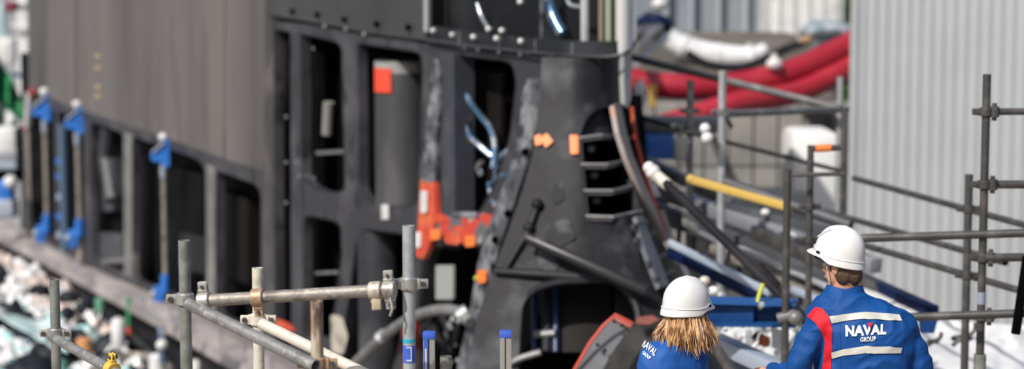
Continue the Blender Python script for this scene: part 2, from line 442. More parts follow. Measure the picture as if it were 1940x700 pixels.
# web posts, vertical and proud
obj('post', plate([(551,58),(569,62),(573,660),(555,660)], [], sail(-.05), .12, 40), M_frame, sub)
obj('post', plate([(834,98),(860,102),(862,430),(836,425)], [], sail(-.12), .2, 40), mat('blue_grey_post', (.055,.06,.075), .42, .1, (.09,.095,.11), 3, .5, .7), sub)
obj('mottled_strut', plate(rounded([(818,112),(832,112),(834,200),(826,262),(822,345),(800,345),(806,240),(814,180)], 4), [], sail(-.18), .05, 22), M_mott, sub, label='grey mottled strut with bare filler patches')
obj('red_strut', plate([(797,340),(822,343),(826,405),(845,410),(848,420),(824,424),(812,470),(800,492),(786,485),(792,420)], [], sail(-.17), .05, 22), M_red, sub, label='strut painted bright red')
obj('red_strut', plate([(786,500),(798,500),(790,600),(775,700),(752,760),(744,700),(768,600)], [], sail(-.15), .05, 22), mat('red_black', (.05,.045,.05), .5, .0, (.5,.06,.04), 2.2, .5, .58), sub)
for (a, b) in (((796,362),(808,404)), ((786,440),(796,470))):
    obj('white_label', plate(rounded([a,(b[0],a[1]),b,(a[0],b[1])], 4), [], sail(-.21), .01, 20), M_white, sub)
br = obj('red_bracket', plate(rounded([(826,412),(900,405),(938,412),(934,440),(905,468),(880,464),(860,450),(845,462),(826,455)], 6), [], sail(-.15), .12, 16), mat('bracket_mix', (.13,.14,.15), .5, .0, (.6,.07,.04), 2.6, .55, .59, .2, 15, col3=(.4,.42,.43), lo3=.6, hi3=.64, scale3=5), sub, label='grey bracket with bright red primer patches')
for (x, y) in ((824,445),(890,458)):
    obj('orange_tape', plate(rounded([(x-9,y-11),(x+9,y-11),(x+9,y+9),(x-9,y+11)], 4), [], sail(-.32), .01, 20), M_orange, br)
for (pg) in ([(838,448),(852,436),(862,452),(872,455),(866,465),(846,462)], [(856,428),(872,430),(884,452),(900,456),(898,467),(868,460)]):
    obj('red_patch', plate(pg, [], sail(-.18), .02, 14), M_red, br)
bm = B(); tube(bm, [sail(-.1)(862,408), sail(-.1)(912,410)], .035, 10); obj('pale_bar', bm, M_mott, br)
# diagonal strut
ds = [(1000,150),(1022,150),(1024,190),(1014,250),(1002,300),(975,380),(945,470),(925,540),(905,620),(885,720),(860,740),(868,690),(888,600),(905,500),(935,400),(962,330),(985,250),(988,180)]
dst = obj('diagonal_strut', plate(ds, [], sail(-.28), .07, 22), M_mott, sub, label='long grey mottled diagonal strut running down the nose')
for (x, y) in ((996,288),(962,405),(938,455)):
    bm = B(); c = sail(-.3)(x, y); tube(bm, [c, c + Vector((.005,-.03,0))], .035, 12); obj('bolt', bm, M_dark, dst)
obj('orange_tape', plate(rounded([(904,512),(920,512),(920,536),(904,538)], 4), [], sail(-.36), .012, 20), M_orange, dst)
bm = B(); ball(bm, sail(-.38)(902, 528), .025, 1); obj('yellow_tag', bm, mat('lime', (.5,.6,.08), .5), dst)
# small label plates on crossbar
obj('white_label', plate([(722,388),(735,388),(735,416),(722,416)], [], sail(-.02), .01, 20), M_white, sub, False)
# bolts along top frame
for (x, y) in ((556,22),(603,28),(655,37),(716,46),(776,52)):
    bm = B(); c = sail(-.01)(x, y); tube(bm, [c, c + Vector((-.03,-.02,0))], .03, 8); obj('bolt', bm, M_dark, sub)
for (x, y) in ((543,222),(543,308),(563,308),(543,385),(568,334),(594,92),(596,338)):  # some of these steel balls are added to stand for light glints
    bm = B(); ball(bm, sail(-.08 if x > 555 else .1)(x, y), .026 if x<590 else .02, 1); obj('bolt', bm, M_steel, sub)
for (x, y) in ((615,50),(655,55),(690,65),(1000,100),(880,92),(905,95),(945,100),(985,104),(1045,105)):
    bm = B(); ball(bm, sail(-.03)(x, y), .02, 1); obj('bolt', bm, M_tubel, sub)
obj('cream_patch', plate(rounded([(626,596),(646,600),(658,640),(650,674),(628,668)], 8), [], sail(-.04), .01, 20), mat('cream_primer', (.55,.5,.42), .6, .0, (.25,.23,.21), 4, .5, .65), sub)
obj('red_patch', plate(rounded([(520,604),(545,612),(560,628),(535,630),(520,622)], 5), [], sail(-.1), .01, 20), M_red, sub)
# --- interior
def slab(name, px0, px1, y0, y1, off, m, step=60): return obj(name, plate([(px0,y0),(px1,y0),(px1,y1),(px0,y1)], [], sail(off), .05, step), m, sub)
slab('dark_backing', 40, 520, 100, 720, 1.9, M_inner)  # near-black plates, the interior's shade put into their colour
slab('dark_backing', 510, 1160, -160, 800, 1.4, M_dark)
# unseen cap added to keep sun out of the sail, and its far side
cap = [sail(0 if px < 790 else .75)(px, 0) for px in (54,200,350,505,600,700,795,880,960,1040,1110)]
far = [v + Vector((2.3, .9, 0)) for v in cap[:5]] + [Vector((.75, 22.4, 0)), Vector((1.1, 21.2, 0)), Vector((1.1, 20.0, 0))]
loop = [Vector((v.x, v.y, 0)) for v in cap] + [Vector((v.x, v.y, 0)) for v in reversed(far)]
bm = B(); t1 = [bm.verts.new((v.x, v.y, 6.15)) for v in loop]; bm.faces.new(t1)
t2 = [bm.verts.new((v.x, v.y, 5.75)) for v in loop]; t3 = t1
n_ = len(loop)
for i in range(n_): bm.faces.new((t1[i], t1[(i+1) % n_], t2[(i+1) % n_], t2[i]))
obj('sail_shade_cap', fix(bm), M_skin, sub, False)
bm = B(); fl = loop[len(cap)-1:] + [loop[0]]
v1 = [bm.verts.new((v.x, v.y, -1.0)) for v in fl]; v2 = [bm.verts.new((v.x, v.y, 5.8)) for v in fl]
for i in range(len(fl)-1): bm.faces.new((v1[i], v1[i+1], v2[i+1], v2[i]))
obj('far_side_skin', fix(bm), M_black, sub)
# lit interior details, left row
for (pg, off, m) in (([(330,318),(384,330),(384,470),(330,460)], 1.2, M_inner), ([(340,440),(388,450),(388,520),(340,510)], .9, M_black),
                     ([(418,360),(470,380),(470,540),(418,520)], 1.3, M_brown), ([(175,440),(232,445),(232,505),(175,490)], .8, M_dgrey), ([(190,300),(215,300),(215,400),(190,400)], 1.1, M_dgrey)):
    obj('inner_box', plate(pg, [], sail(off), .3, 60), m, sub, False)
bm = B(); tube(bm, [sail(.5)(195,498), sail(.45)(238,494)], .05, 8); obj('inner_pipe', bm, M_tubem, sub)
bm = B(); tube(bm, [sail(.9)(205,240), sail(.9)(200,300), sail(.9)(212,380)], .12, 8); obj('inner_pipe', bm, M_dgrey, sub)
# O2 details
bm = B(); tube(bm, [sail(.5)(623,194), sail(.5)(620,255)], .062, 12); obj('light_tube', bm, mat('pale_lamp', (.25,.25,.23), .5), sub)
bm = B(); beam(bm, sail(.3)(603,290), sail(.3)(655,287), .05, .04); obj('inner_shelf', bm, M_tubem, sub)
obj('inner_box', plate([(574,90),(598,95),(598,350),(574,330)], [], sail(.5), .1, 60), M_inner, sub)
bm = B(); beam(bm, sail(.3)(600,518), sail(.3)(645,516), .04, .03); obj('inner_shelf', bm, M_tubem, sub)
# tank in O3
def cyl_v(px, y0, y1, off, rpx, m, name, rtop=None, seg=28):
    a = sail(off)(px, y0); b = sail(off)(px, y1); b = Vector((a.x, a.y, b.z))
    d = (a - Vector((0,0,CAMZ))).dot(Vector((0, cp, -sp_))); r = rpx / F * d
    bm = B(); tube(bm, [a, a.lerp(b, .02), b], [r*.96, r, r], seg); return obj(name, bm, m, sub)
tk = cyl_v(760, 114, 400, .75, 50, mat('tank_grey', (.06,.06,.065), .33, .1, (.17,.17,.18), 1.3, .45, .7, .2, 8, (1,1,.3)), 'air_tank')
bmt = B(); a = sail(.75)(760, 116); r_ = 51/F*21
tube(bmt, [a + Vector((0,0,.0)), a - Vector((0,0,.11))], r_, 28); obj('tank_collar', bmt, mat('collar', (.34,.34,.33), .5), tk)
bm = B(); g_ = []
for k in range(9):
    an = math.radians(lerp(200, 252, k/8)); q_ = a + Vector((math.cos(an)*(r_+.012), math.sin(an)*(r_+.012), 0)); g_.append((bm.verts.new(q_ - Vector((0,0,.06))), bm.verts.new(q_ - Vector((0,0,.3)))))
for u_, v_ in zip(g_, g_[1:]): bm.faces.new((u_[0], v_[0], v_[1], u_[1]))
obj('red_patch', fix(bm), mat('red_tape', (.8,.08,.04), .5), tk)
cyl_v(718, 436, 720, .5, 40, mat('lower_tank', (.03,.03,.036), .4, .0, (.08,.08,.09), 1.4, .5, .7), 'air_tank')
obj('inner_box', plate([(662,500),(700,500),(700,560),(662,560)], [], sail(.7), .1, 60), M_dgrey, sub)
# O4 inner panel and hoses
obj('inner_panel', plate([(864,128),(950,140),(945,412),(864,412)], [], sail(.7), .05, 40), M_brown, sub)
hoses = [[(884,178,.2),(892,196,.25),(912,222,.4),(930,246,.5),(938,280,.5),(934,320,.4)], [(884,238,.2),(890,258,.25),(910,278,.4),(932,296,.5)],
         [(972,282,.1),(955,292,.05),(944,308,.2),(938,340,.3),(932,390,.3)], [(912,306,.2),(906,318,.2),(912,332,.25)], [(962,332,.0),(945,336,.1),(936,352,.2),(940,390,.1)], [(928,345,.1),(930,365,.1),(940,392,.0)]]
for i, h in enumerate(hoses):
    bm = B(); tube(bm, catmull([sail(o_)(x, y) for x, y, o_ in h]), .028, 8); obj('hose', bm, M_bhose if i != 3 else M_steel, sub)
for (x, y) in ((882,180),(884,240)):
    bm = B(); ball(bm, sail(.3)(x, y), .07, 2); ball(bm, sail(.2)(x+2, y-6), .025, 1); obj('hose_socket', bm, M_black, sub)
# O7 insides
obj('grey_label', plate(rounded([(825,503),(858,503),(858,568),(825,568)], 3), [], sail(.15), .02, 30), mat('greenish_plate', (.36,.39,.37), .5), sub)
for i in range(16):
    bm = B(); x = rnd.uniform(800, 880); y = rnd.uniform(572, 690); ball(bm, sail(.25)(x, y), rnd.uniform(.015,.035), 1); obj('fitting', bm, M_tubel if i % 2 else M_dgrey, sub)
for h in ([(838,600),(850,630),(842,680)], [(815,610),(835,650),(860,660)], [(860,590),(868,620),(850,690)]):
    bm = B(); tube(bm, catmull([sail(.35)(x, y) for x, y in h]), .035, 8); obj('hose', bm, M_black, sub)
# --- windscreen (clear wrap-around shield)
wsb = [(806,-150),(900,-150),(1000,-150),(1100,-150),(1160,-150),(1195,-150),(1206,-150),(1205,78),(1198,92),(1180,104),(1150,108),(1100,107),(1000,99),(900,88),(806,76)]
ws = obj('windscreen', plate(wsb, [], sail(-.1), 0, 18), M_glass, sub)
bm = B(); tube(bm, [sail(-.12)(808, y) for y in range(-150, 75, 30)], .026, 8); obj('screen_edge', bm, mat('acrylic_edge', (.42,.43,.43), .25), ws)
bm = B(); tube(bm, [sail(-.12)(x, y) for x, y in wsb[7:]], .013, 8); obj('screen_edge', bm, mat('edge_dim', (.05,.052,.056), .3), ws)
for (x, y) in ((820,58),(856,66),(896,70),(940,73),(986,78),(985,3),(950,58),(925,55)):
    bm = B(); ball(bm, sail(-.13)(x, y), .024, 2, (1,.6,1)); obj('bolt', bm, M_white, ws)
slab('dark_backing', 830, 1160, -160, 92, .55, mat('behind_screen', (.022,.023,.027), .5, .0, (.06,.062,.068), 1.3, .45, .7, spec=.1), 30)
for h, m_, r in (([(905,8),(912,30),(925,54)], M_steel, .028), ([(1036,-10),(1046,24),(1056,48),(1066,64)], M_bhose, .055), ([(1072,-8),(1082,10),(1112,14)], M_tubel, .02)):
    bm = B(); tube(bm, catmull([sail(.3)(x, y) for x, y in h]), r, 10); obj('hose', bm, m_, sub)
for (x, rp, m_) in ((1027, .02, M_mott), (1108, .035, M_white), (1139, .022, mat('sandy_reflection', (.42,.33,.24), .4)), (1153, .026, mat('lime_reflection', (.55,.6,.42), .4)), (1172, .028, mat('cream_reflection', (.8,.78,.66), .4))):  # rods added to stand for reflection streaks on the shield
    bm = B(); a = sail(.12)(x, -150); b = sail(.12)(x, 96); tube(bm, [a, b], rp, 10); obj('streak_rod', bm, m_, sub)
obj('screen_flange', plate([(812,48),(900,60),(1000,72),(1100,78),(1170,78),(1170,104),(1100,105),(1000,97),(900,86),(812,74)], [], sail(-.02), .02, 20), mat('flange_g', (.035,.037,.043), .35, .0, (.075,.08,.09), 2, .5, .7), sub)
for x in (868, 944, 1012, 1082): obj('flange_plate', plate([(x,60+(x-868)*.1),(x+3,60+(x-868)*.1),(x+3,90+(x-868)*.07),(x,90+(x-868)*.07)], [], sail(-.03), .01, 20), M_tubem, sub, False)
# white panel round the corner, its colour stands for the shield's bright reflection
obj('pale_edge_panel', plate([(1170,-150),(1206,-150),(1206,80),(1198,92),(1172,102)], [], sail(-.125), .02, 10), mat('reflection_white', (.88,.88,.87), .3, coat=.4), sub, label='white panel standing in for the reflection along the shield edge')
obj('pale_edge_panel', plate(rounded([(1182,100),(1197,92),(1196,186),(1190,206),(1184,198),(1182,150)], 3), [], sail(-.02), .05, 14), mat('fair_grey', (.42,.43,.44), .4), sub)
# --- nose fairing
def nose(off=0.0):
    sil = [(90,1207),(190,1200),(260,1216),(380,1252),(450,1272),(520,1300),(600,1345),(700,1400),(780,1450)]
    def fn(px, py):
        s = interp(sil, py); t = max(0, (px - (s - 115)) / 115); t = min(t, 1.06)
        d = 17.25 - .0016 * (py - 100) + 1.5 * (t ** 4) + .0014 * max(0, 1090 - px)
        return P(px, py, d + off)
    return fn
no = [(1026,108),(1100,110),(1180,108),(1182,150),(1178,196),(1172,230),(1195,330),(1225,410),(1262,470),(1300,530),(1345,600),(1400,700),(1440,780),(850,780),(885,690),(905,600),(925,540),(962,440),(990,360),(1012,280),(1022,190)]
rec = rounded([(1132,205),(1182,200),(1196,330),(1214,404),(1150,412),(1112,412),(1104,350),(1097,262),(1110,225)], [24,4,4,6,6,12,4,8,14])
arch = rounded([(1012,548),(1060,534),(1168,530),(1206,575),(1222,690),(1235,790),(975,790),(985,640),(990,575)], [26,14,28,20,4,2,2,10,16])
obj('nose_fairing', plate(no, [rec, arch], nose(), .06, 22), M_nose, sub, label='black coated nose fairing with scuffed patches')
# scuffs are their own look: grey patches of filler
for pg in ([(1018,472),(1040,468),(1062,500),(1050,516),(1020,508)], [(1046,420),(1078,414),(1092,452),(1060,470),(1030,450)], [(1040,352),(1066,345),(1070,378),(1048,390)]):
    obj('filler_patch', plate(rounded(pg, 8), [], nose(-.012), .01, 20), mat('filler', (.016,.017,.021), .6, .0, (.1,.105,.12), 5, .5, .68, spec=.2), sub)
bm = B(); tube(bm, [nose(-.01)(x, y) for x, y in arch[:]][0:36], .03, 8, cap=False); obj('arch_rim', bm, M_blackm, sub)
# step recess
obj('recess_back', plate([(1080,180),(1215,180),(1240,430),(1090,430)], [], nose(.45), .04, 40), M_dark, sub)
for i, (a, b, c) in enumerate((((1097,262),(1140,256),(1192,262)), ((1100,312),(1150,312),(1198,302)), ((1106,362),(1160,362),(1208,350)), ((1110,410),(1160,412),(1216,400)))):
    bm = B(); pts = [nose(-.03)(*a), nose(-.05)(*b), nose(-.02)(*c)]; dp = [nose(.4)(*q) + Vector((0,0,.0)) for q in (a, b, c)]
    tv = [bm.verts.new(p) for p in pts]; tb = [bm.verts.new(p) for p in dp]; lv = [bm.verts.new(p - Vector((0,0,.035))) for p in pts]; lb = [bm.verts.new(p - Vector((0,0,.035))) for p in dp]
    for k in range(2):
        bm.faces.new((tv[k], tv[k+1], tb[k+1], tb[k])); bm.faces.new((lv[k], lv[k+1], tv[k+1], tv[k])); bm.faces.new((lv[k+1], lv[k], lb[k], lb[k+1]))
    obj('step', fix(bm), mat('step_steel', (.09,.09,.1), .4, .2, (.16,.16,.17), 6, .5, .7), sub, False)
    bm = B(); tube(bm, [nose(-.03)(*a), nose(-.05)(*b), nose(-.02)(*c)], .014, 6); obj('step_edge', bm, M_tubem, sub)
    if i:
        bm = B(); ball(bm, nose(.1)(a[0] + 20, a[1] - 30), .035, 2); obj('knob', bm, M_dgrey, sub)
obj('recess_edge', plate([(1095,262),(1102,262),(1116,410),(1108,414)], [], nose(-.03), .05, 30), M_black, sub)
obj('upper_flap', plate(rounded([(1110,226),(1126,210),(1160,203),(1180,210),(1190,258),(1140,252),(1100,258)], 6), [], nose(.12), .03, 20), M_blackm, sub)
# beige curved strip and red edge line
st = [(1163,200),(1170,194),(1178,206),(1184,240),(1198,290),(1222,350),(1250,410),(1268,452),(1262,458),(1240,412),(1212,356),(1188,300),(1172,250)]
obj('curved_strip', plate(st, [], nose(-.12), .04, 16), mat('strip_beige', (.3,.26,.24), .5, .0, (.45,.22,.15), 5, .58, .66, .1, 20), sub, label='beige curved edging strip')
bm = B(); tube(bm, catmull([nose(.0)(x, y) for x, y in ((1197,205),(1204,260),(1222,330),(1240,385),(1262,440))]), .018, 6); obj('red_edge', bm, M_red, sub)
bm = B(); tube(bm, catmull([nose(-.1)(x, y) for x, y in ((1252,400),(1268,445),(1290,500),(1318,560))]), .03, 6); obj('pale_edge', bm, M_tubel, sub)
# ladder under the recess
lad = obj('climbing_rail', plate([(1206,410),(1218,408),(1232,448),(1250,490),(1268,540),(1250,545),(1232,500),(1216,455)], [], nose(-.12), .04, 16), mat('rail_g', (.14,.15,.18), .4, .2), sub)
for (a, b) in (((1203,456),(1240,442)), ((1226,500),(1262,482)), ((1240,530),(1276,514)), ((1198,430),(1226,420))):
    bm = B(); tube(bm, [nose(-.12)(*a), nose(-.12)(*b)], .02, 8); obj('rung', bm, M_tubed, lad)
# orange tapes on nose
for pg in ([(1012,258),(1024,254),(1026,274),(1014,276)], [(1022,262),(1036,252),(1048,268),(1034,280)], [(1079,256),(1095,256),(1096,292),(1081,292)]):
    obj('orange_tape', plate(rounded(pg, 3), [], nose(-.03), .012, 14), M_orange, sub, label='orange tape')
# black diagonal bar
bm = B(); tube(bm, [nose(-.15)(1000,452), nose(-.2)(1100,496), nose(-.15)(1222,552)], .045, 10); obj('brace_bar', bm, mat('bar_black', (.03,.03,.033), .35, .0, (.2,.2,.21), 3, .6, .7), sub)
bm = B(); tube(bm, [nose(-.02)(940,515), nose(-.05)(1030,520), nose(-.03)(1180,530)], .035, 8); obj('rib', bm, M_black, sub)
bm = B(); tube(bm, [nose(-.02)(1020,385), nose(-.03)(1000,440), nose(-.02)(955,515)], .03, 8); obj('rib', bm, M_black, sub)
for x, y in ((1018,388),(1002,432)):
    bm = B(); ball(bm, nose(-.03)(x, y), .05, 2); obj('knob', bm, M_black, sub)
# arch interior
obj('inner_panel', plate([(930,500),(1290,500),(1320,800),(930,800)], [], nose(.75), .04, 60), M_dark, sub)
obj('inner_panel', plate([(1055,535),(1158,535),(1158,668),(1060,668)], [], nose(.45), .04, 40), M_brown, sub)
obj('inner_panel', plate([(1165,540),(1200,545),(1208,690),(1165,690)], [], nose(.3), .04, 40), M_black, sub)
for (x, r, m_) in ((1053, .03, mat('navy_tube', (.02,.045,.12), .3)), (1012, .025, MATS['navy_tube']), (1036, .05, M_black)):
    bm = B(); a = nose(.4)(x, 540); b = nose(.4)(x, 668); tube(bm, [a, b], r, 10); obj('inner_pipe', bm, m_, sub)
bm = B(); tube(bm, [nose(.35)(1012, 634), nose(.35)(1052, 632)], .03, 8); obj('inner_pipe', bm, M_tubem, sub)
bm = B(); tube(bm, catmull([nose(-.05)(x, y) for x, y in ((965,690),(985,680),(1010,672),(1025,668))]), .025, 8); obj('pipe_end', bm, M_tubem, sub)
# --- deck and hull side
foot = [(-120,345),(0,408),(45,434),(160,498),(240,534),(395,596),(508,655),(620,718),(760,800)]
edge = [(-160,362),(0,446),(100,497),(200,549),(300,602),(400,657),(500,714),(600,772),(700,830)]
bm = B(); rows = []
N = 26
for i in range(N + 1):
    t = i / N; px = lerp(-140, 720, t)
    yi = interp(foot, px); yo = interp(edge, px)
    di = sail_d(px) if px < 505 else interp(SAILT, px)
    row = [P(px, yi, di + .35), P(px, lerp(yi, yo, .5), di * (yi+100) / (lerp(yi, yo, .5)+100)), P(px, yo, di * (yi+100) / (yo+100))]
    e_ = row[2]; row += [e_ + Vector((-.03,-.03,-.12)), e_ + Vector((.25,.1,-.3)), e_ + Vector((.1,0,-2.6)), e_ + Vector((.8,.4,-4.6))]
    row[0] = row[0] - Vector((0,0,.02))
    rows.append([bm.verts.new(v) for v in row])
mid = []
for a, b in zip(rows, rows[1:]):
    for k in range(3): bm.faces.new((a[k], a[k+1], b[k+1], b[k]))
deckbm = bm
bm2 = B()
r2 = [[bm2.verts.new(v.co) for v in r[3:]] for r in rows]
for a, b in zip(r2, r2[1:]):
    for k in range(3): bm2.faces.new((a[k], a[k+1], b[k+1], b[k]))
bmesh.ops.delete(deckbm, geom=[v for v in deckbm.verts if not v.link_faces], context='VERTS')
obj('deck', fix(deckbm), M_deck, sub); obj('hull_side', fix(bm2), M_black, sub)
# deck plates: thin proud panels along the walkway
for i in range(13):
    a = -60 + i * 48; b = a + 44
    def dk(px, py):
        yi = interp(foot, px); return P(px, py, sail_d(px) * (yi+100) / (py+100) - .04)
    pg = [(a, lerp(interp(foot,a), interp(edge,a), .35)), (b, lerp(interp(foot,b), interp(edge,b), .35)), (b, interp(edge,b)-4), (a, interp(edge,a)-4)]
    obj('deck_plate', plate(pg, [], dk, .03, 30), mat('plate_a', (.36,.33,.33), .5, .1, (.48,.44,.42), 1.1, .45, .6) if i % 2 else mat('plate_b', (.26,.24,.25), .5, .1, (.38,.35,.34), 1.1, .45, .6), sub)
# white conduit hose over the lower frame
wh = thing('conduit', 'pale grey ribbed hose arching out of the dark opening beside the upright tube', 'hose', sail(-.5)(670, 690))
bm = B(); tube(bm, catmull([sail(-.6)(x, y) for x, y in ((640,720),(672,690),(725,640),(780,603),(830,588),(870,592),(890,612))]), .05, 12); obj('hose', bm, M_galv, wh)
for x, y in ((725,640),(878,596)):
    bm = B(); c = sail(-.6)(x, y); tube(bm, [c - Vector((.04,0,.03)), c + Vector((.04,0,.03))], .07, 12); obj('hose_clip', bm, M_tubel, wh)

# curved hatch frame at lower right of the nose
ht = thing('hatch_cover', 'curved grey hatch cover with a red edge leaning in front of the arch', 'hatch', P(1150, 760, 14.5))
hp = [(1166,596),(1200,612),(1180,640),(1160,668),(1140,705),(1115,760),(1070,760),(1090,700),(1120,650),(1145,618)]
hf = obj('hatch_frame', plate(hp, [], lambda px, py: P(px, py, 14.6 + .001*(700-py)), .05, 18), mat('hatch_g', (.15,.155,.17), .45, .1, (.24,.25,.27), 3, .5, .65), ht)
bm = B(); tube(bm, [P(x, y, 14.57) for x, y in ((1198,614),(1166,597),(1143,618),(1118,650),(1090,698),(1068,750))], .012, 6); obj('red_edge', bm, M_red, ht)
obj('red_patch', plate([(1164,597),(1199,613),(1192,624),(1160,604)], [], lambda px, py: P(px, py, 14.57 + .001*(700-py)), .01, 18), mat('redpk', (.42,.12,.11), .5), ht)
obj('red_patch', plate([(1205,602),(1236,598),(1250,606),(1230,616),(1205,614)], [], lambda px, py: P(px, py, 14.9), .01, 18), mat('redpk2', (.3,.1,.08), .5, .0, (.5,.14,.1), 4, .5, .6), ht)
for x, y in ((1164,609),(1178,617),(1132,654),(1146,664)):
    bm = B(); c = P(x, y, 14.58); tube(bm, [c, c - Vector((0,.02,0))], .012, 8); obj('bolt', bm, M_dark, hf)
obj('hatch_panel', plate([(1188,618),(1260,600),(1300,640),(1310,760),(1110,760),(1140,705),(1165,662)], [], lambda px, py: P(px, py, 15.0), .08, 40), mat('hatch_p', (.014,.015,.016), .6, .0, (.06,.06,.06), 3, .45, .65, .3, 12), ht)

# ================================================================== SUPPORT PROPS with blue clamps on the left flank
def prop(x0, y0, x1, y1, label, top=True, foot_=True, m=None, big=1.0):
    fn = sail(-.35); a = fn(x0, y0); b = fn(x1, y1); b = Vector((a.x, a.y, b.z))
    s = (a - Vector((0,0,CAMZ))).dot(Vector((0, cp, -sp_))) / F * big   # metres per pixel here
    t = thing('prop', label, 'prop', b, 'support props along the sail')
    bm = B(); tube(bm, [b + Vector((0,0,.1)), a - Vector((0,0,.2))], s * 5.5, 10); obj('pole', bm, m or M_galvd, t)
    u = Vector((.36, -.93, 0)) # across
    L = Vector((-1, 0, 0))
    if top:
        bm = B()   # wedge shaped clamp
        pts = [(-24,30),(6,-2),(14,4),(14,52),(4,60),(-6,46),(-22,44)]
        vf = [bm.verts.new(a + Vector((p[0]*s, -s*7, -p[1]*s))) for p in pts]; vb = [bm.verts.new(a + Vector((p[0]*s, s*7, -p[1]*s))) for p in pts]
        bm.faces.new(vf); bm.faces.new(list(reversed(vb)))
        for i in range(len(pts)): j = (i+1) % len(pts); bm.faces.new((vf[j], vf[i], vb[i], vb[j]))
        fix(bm); bmesh.ops.bevel(bm, geom=list(bm.edges), offset=s*1.5, segments=1, affect='EDGES'); hd = obj('clamp_head', bm, M_blue, t)
        bm = B(); ball(bm, a + Vector((0, -s*2, s*2)), s*9, 2, (1,1,.9)); obj('white_cap', bm, M_white, hd)
        bm = B(); beam(bm, a + Vector((-20*s, -s*9, -26*s)), a + Vector((4*s, -s*9, -6*s)), s*5, s*4); obj('lever', bm, M_pale, hd)
        bm = B(); tube(bm, [a + Vector((0,-s*4,-52*s)), a + Vector((0,-s*2,-74*s))], s*6.5, 10); obj('sleeve', bm, M_pale, hd)
    if foot_:
        c = b + Vector((0, -.02, 50*s))
        bm = B(); box(bm, c + Vector((-12*s, 0, -8*s)), (20*s, 16*s, 34*s), None, s*3); fb = obj('clamp_foot', bm, M_blue, t)
        bm = B(); ball(bm, c + Vector((-22*s, -s*4, -6*s)), s*7, 2); obj('white_wheel', bm, M_pale, fb)
        bm = B(); tube(bm, [c + Vector((0,0,30*s)), c + Vector((-1*s,-2*s,-4*s))], s*9, 10); obj('sleeve', bm, M_blue, fb)
        bm = B(); tube(bm, [b, b + Vector((0,0,24*s))], s*9, 10, r2=s*6); obj('foot', bm, M_galvd, fb)
    return t
prop(84, 176, 84, 478, 'support prop with blue clamp head, the second from the left along the sail')
prop(146, 200, 156, 496, 'blue headed support prop with foot clamp, left of the first grey frame post')
prop(309, 262, 317, 600, 'rightmost blue headed support prop, in front of the widest dark opening')
t = prop(52, 190, 50, 440, 'dull steel pole with white and red top at the sail far left end', False, False)
bm = B(); a = sail(-.4)(58, 178); tube(bm, [a, sail(-.4)(53, 238)], .085, 10); obj('white_sleeve', bm, M_white, t)
bm = B(); ball(bm, sail(-.4)(62, 176), .1, 2); obj('red_cap', bm, mat('darkred', (.3,.03,.03), .5), t)
bm = B(); tube(bm, [sail(-.4)(52,238), sail(-.4)(51,246)], .07, 10); obj('red_band', bm, M_red, t)
t = prop(118, 215, 120, 482, 'dim blue grey jack column standing between two blue headed props', False, False, mat('bluegrey', (.08,.14,.22), .5), 1.6)
for y, m_ in ((330, M_blue), (368, M_pale), (405, M_blue), (300, M_blue), (440, M_pale)):
    bm = B(); c = sail(-.4)(118, y); tube(bm, [c, c - Vector((0,0,.1))], .11, 10); obj('band', bm, m_, t)

# ================================================================== FAR LEFT BACKGROUND
t = thing('scaffold_tower', 'white lattice mast rising at the far left top behind the sail end', 'mast', P(40, 420, 52)); t.location.z = -5
for x, w in ((34,.09),(46,.12)):
    bm = B(); a = P(x, -120, 52); b = Vector((a.x, a.y, -5)); tube(bm, [b, a], w, 10); obj('upright', bm, M_white, t)
for y in range(-90, 220, 46):
    bm = B(); tube(bm, [P(22, y, 52), P(50, y + 6, 52)], .05, 8); obj('rung', bm, M_white if y < 100 else M_blueb, t)
for i, (x, y, w, h, m_, lab, nm) in enumerate(((14,96,30,50,M_white,'white box at the far left edge, above the green sheeting','box'), (44,128,10,56,M_blueb,'dark blue post at the left edge beside the mast','post'), (22,12,22,20,mat('maroon',(.2,.03,.05),.5),'small maroon box at the top left corner','box'), (4,40,14,70,mat('teal_pale',(.45,.6,.62),.5),'pale teal cabinet at the top left edge','cabinet'),
                                         (16,90,14,14,M_brown,'small dark brown drum beside the white box','drum'))):
    bm = B(); c = P(x, y, 50); s = 50/F; box(bm, c, (w*s, w*s, h*s), None, .05); q = obj(nm, bm, m_, None, origin=c); tag(q, lab, nm)
gs = thing('green_sheeting', 'green scaffold netting sloping down at the left edge', 'netting', P(20, 200, 46))
for pg, m_ in (([(-60,60),(0,112),(52,208),(46,236),(-60,140)], M_green), ([(-60,160),(0,190),(44,246),(30,258),(-60,240)], M_sheet), ([(-60,200),(0,206),(40,270),(-60,275)], M_green)):
    obj('sheet', plate(pg, [], lambda px, py: P(px, py, 45 + .3 * math.sin(px*.21)), .03, 14), m_, gs)
bx = thing('machine', 'white and grey machine housing at the left edge behind the deck', 'machine', P(15, 330, 44))
bm = B(); box(bm, P(16, 262, 44), (.45, .6, .5), None, .08); obj('housing', bm, M_white, bx)
bm = B(); box(bm, P(12, 292, 44), (.6, .7, .25), None, .05); obj('tray', bm, M_tubel, bx)
bm = B(); box(bm, P(8, 312, 44), (.7, .8, .18), None, .05); obj('skirt', bm, M_pale, bx)
bm = B(); box(bm, P(15, 330, 44), (.5, .6, .3), None, .02); obj('base', bm, M_dark, bx)
q = thing('bollard', 'blue and white fitting on the deck at the left edge', 'fitting', P(14, 400, 42))
bm = B(); box(bm, P(12, 362, 42), (.3, .4, .45), None, .06); obj('body', bm, M_blue, q)
bm = B(); ball(bm, P(20, 345, 41.7), .14, 2); obj('cap', bm, M_white, q)
bm = B(); box(bm, P(10, 395, 42), (.45, .5, .4), None, .08); obj('foot', bm, M_pale, q)

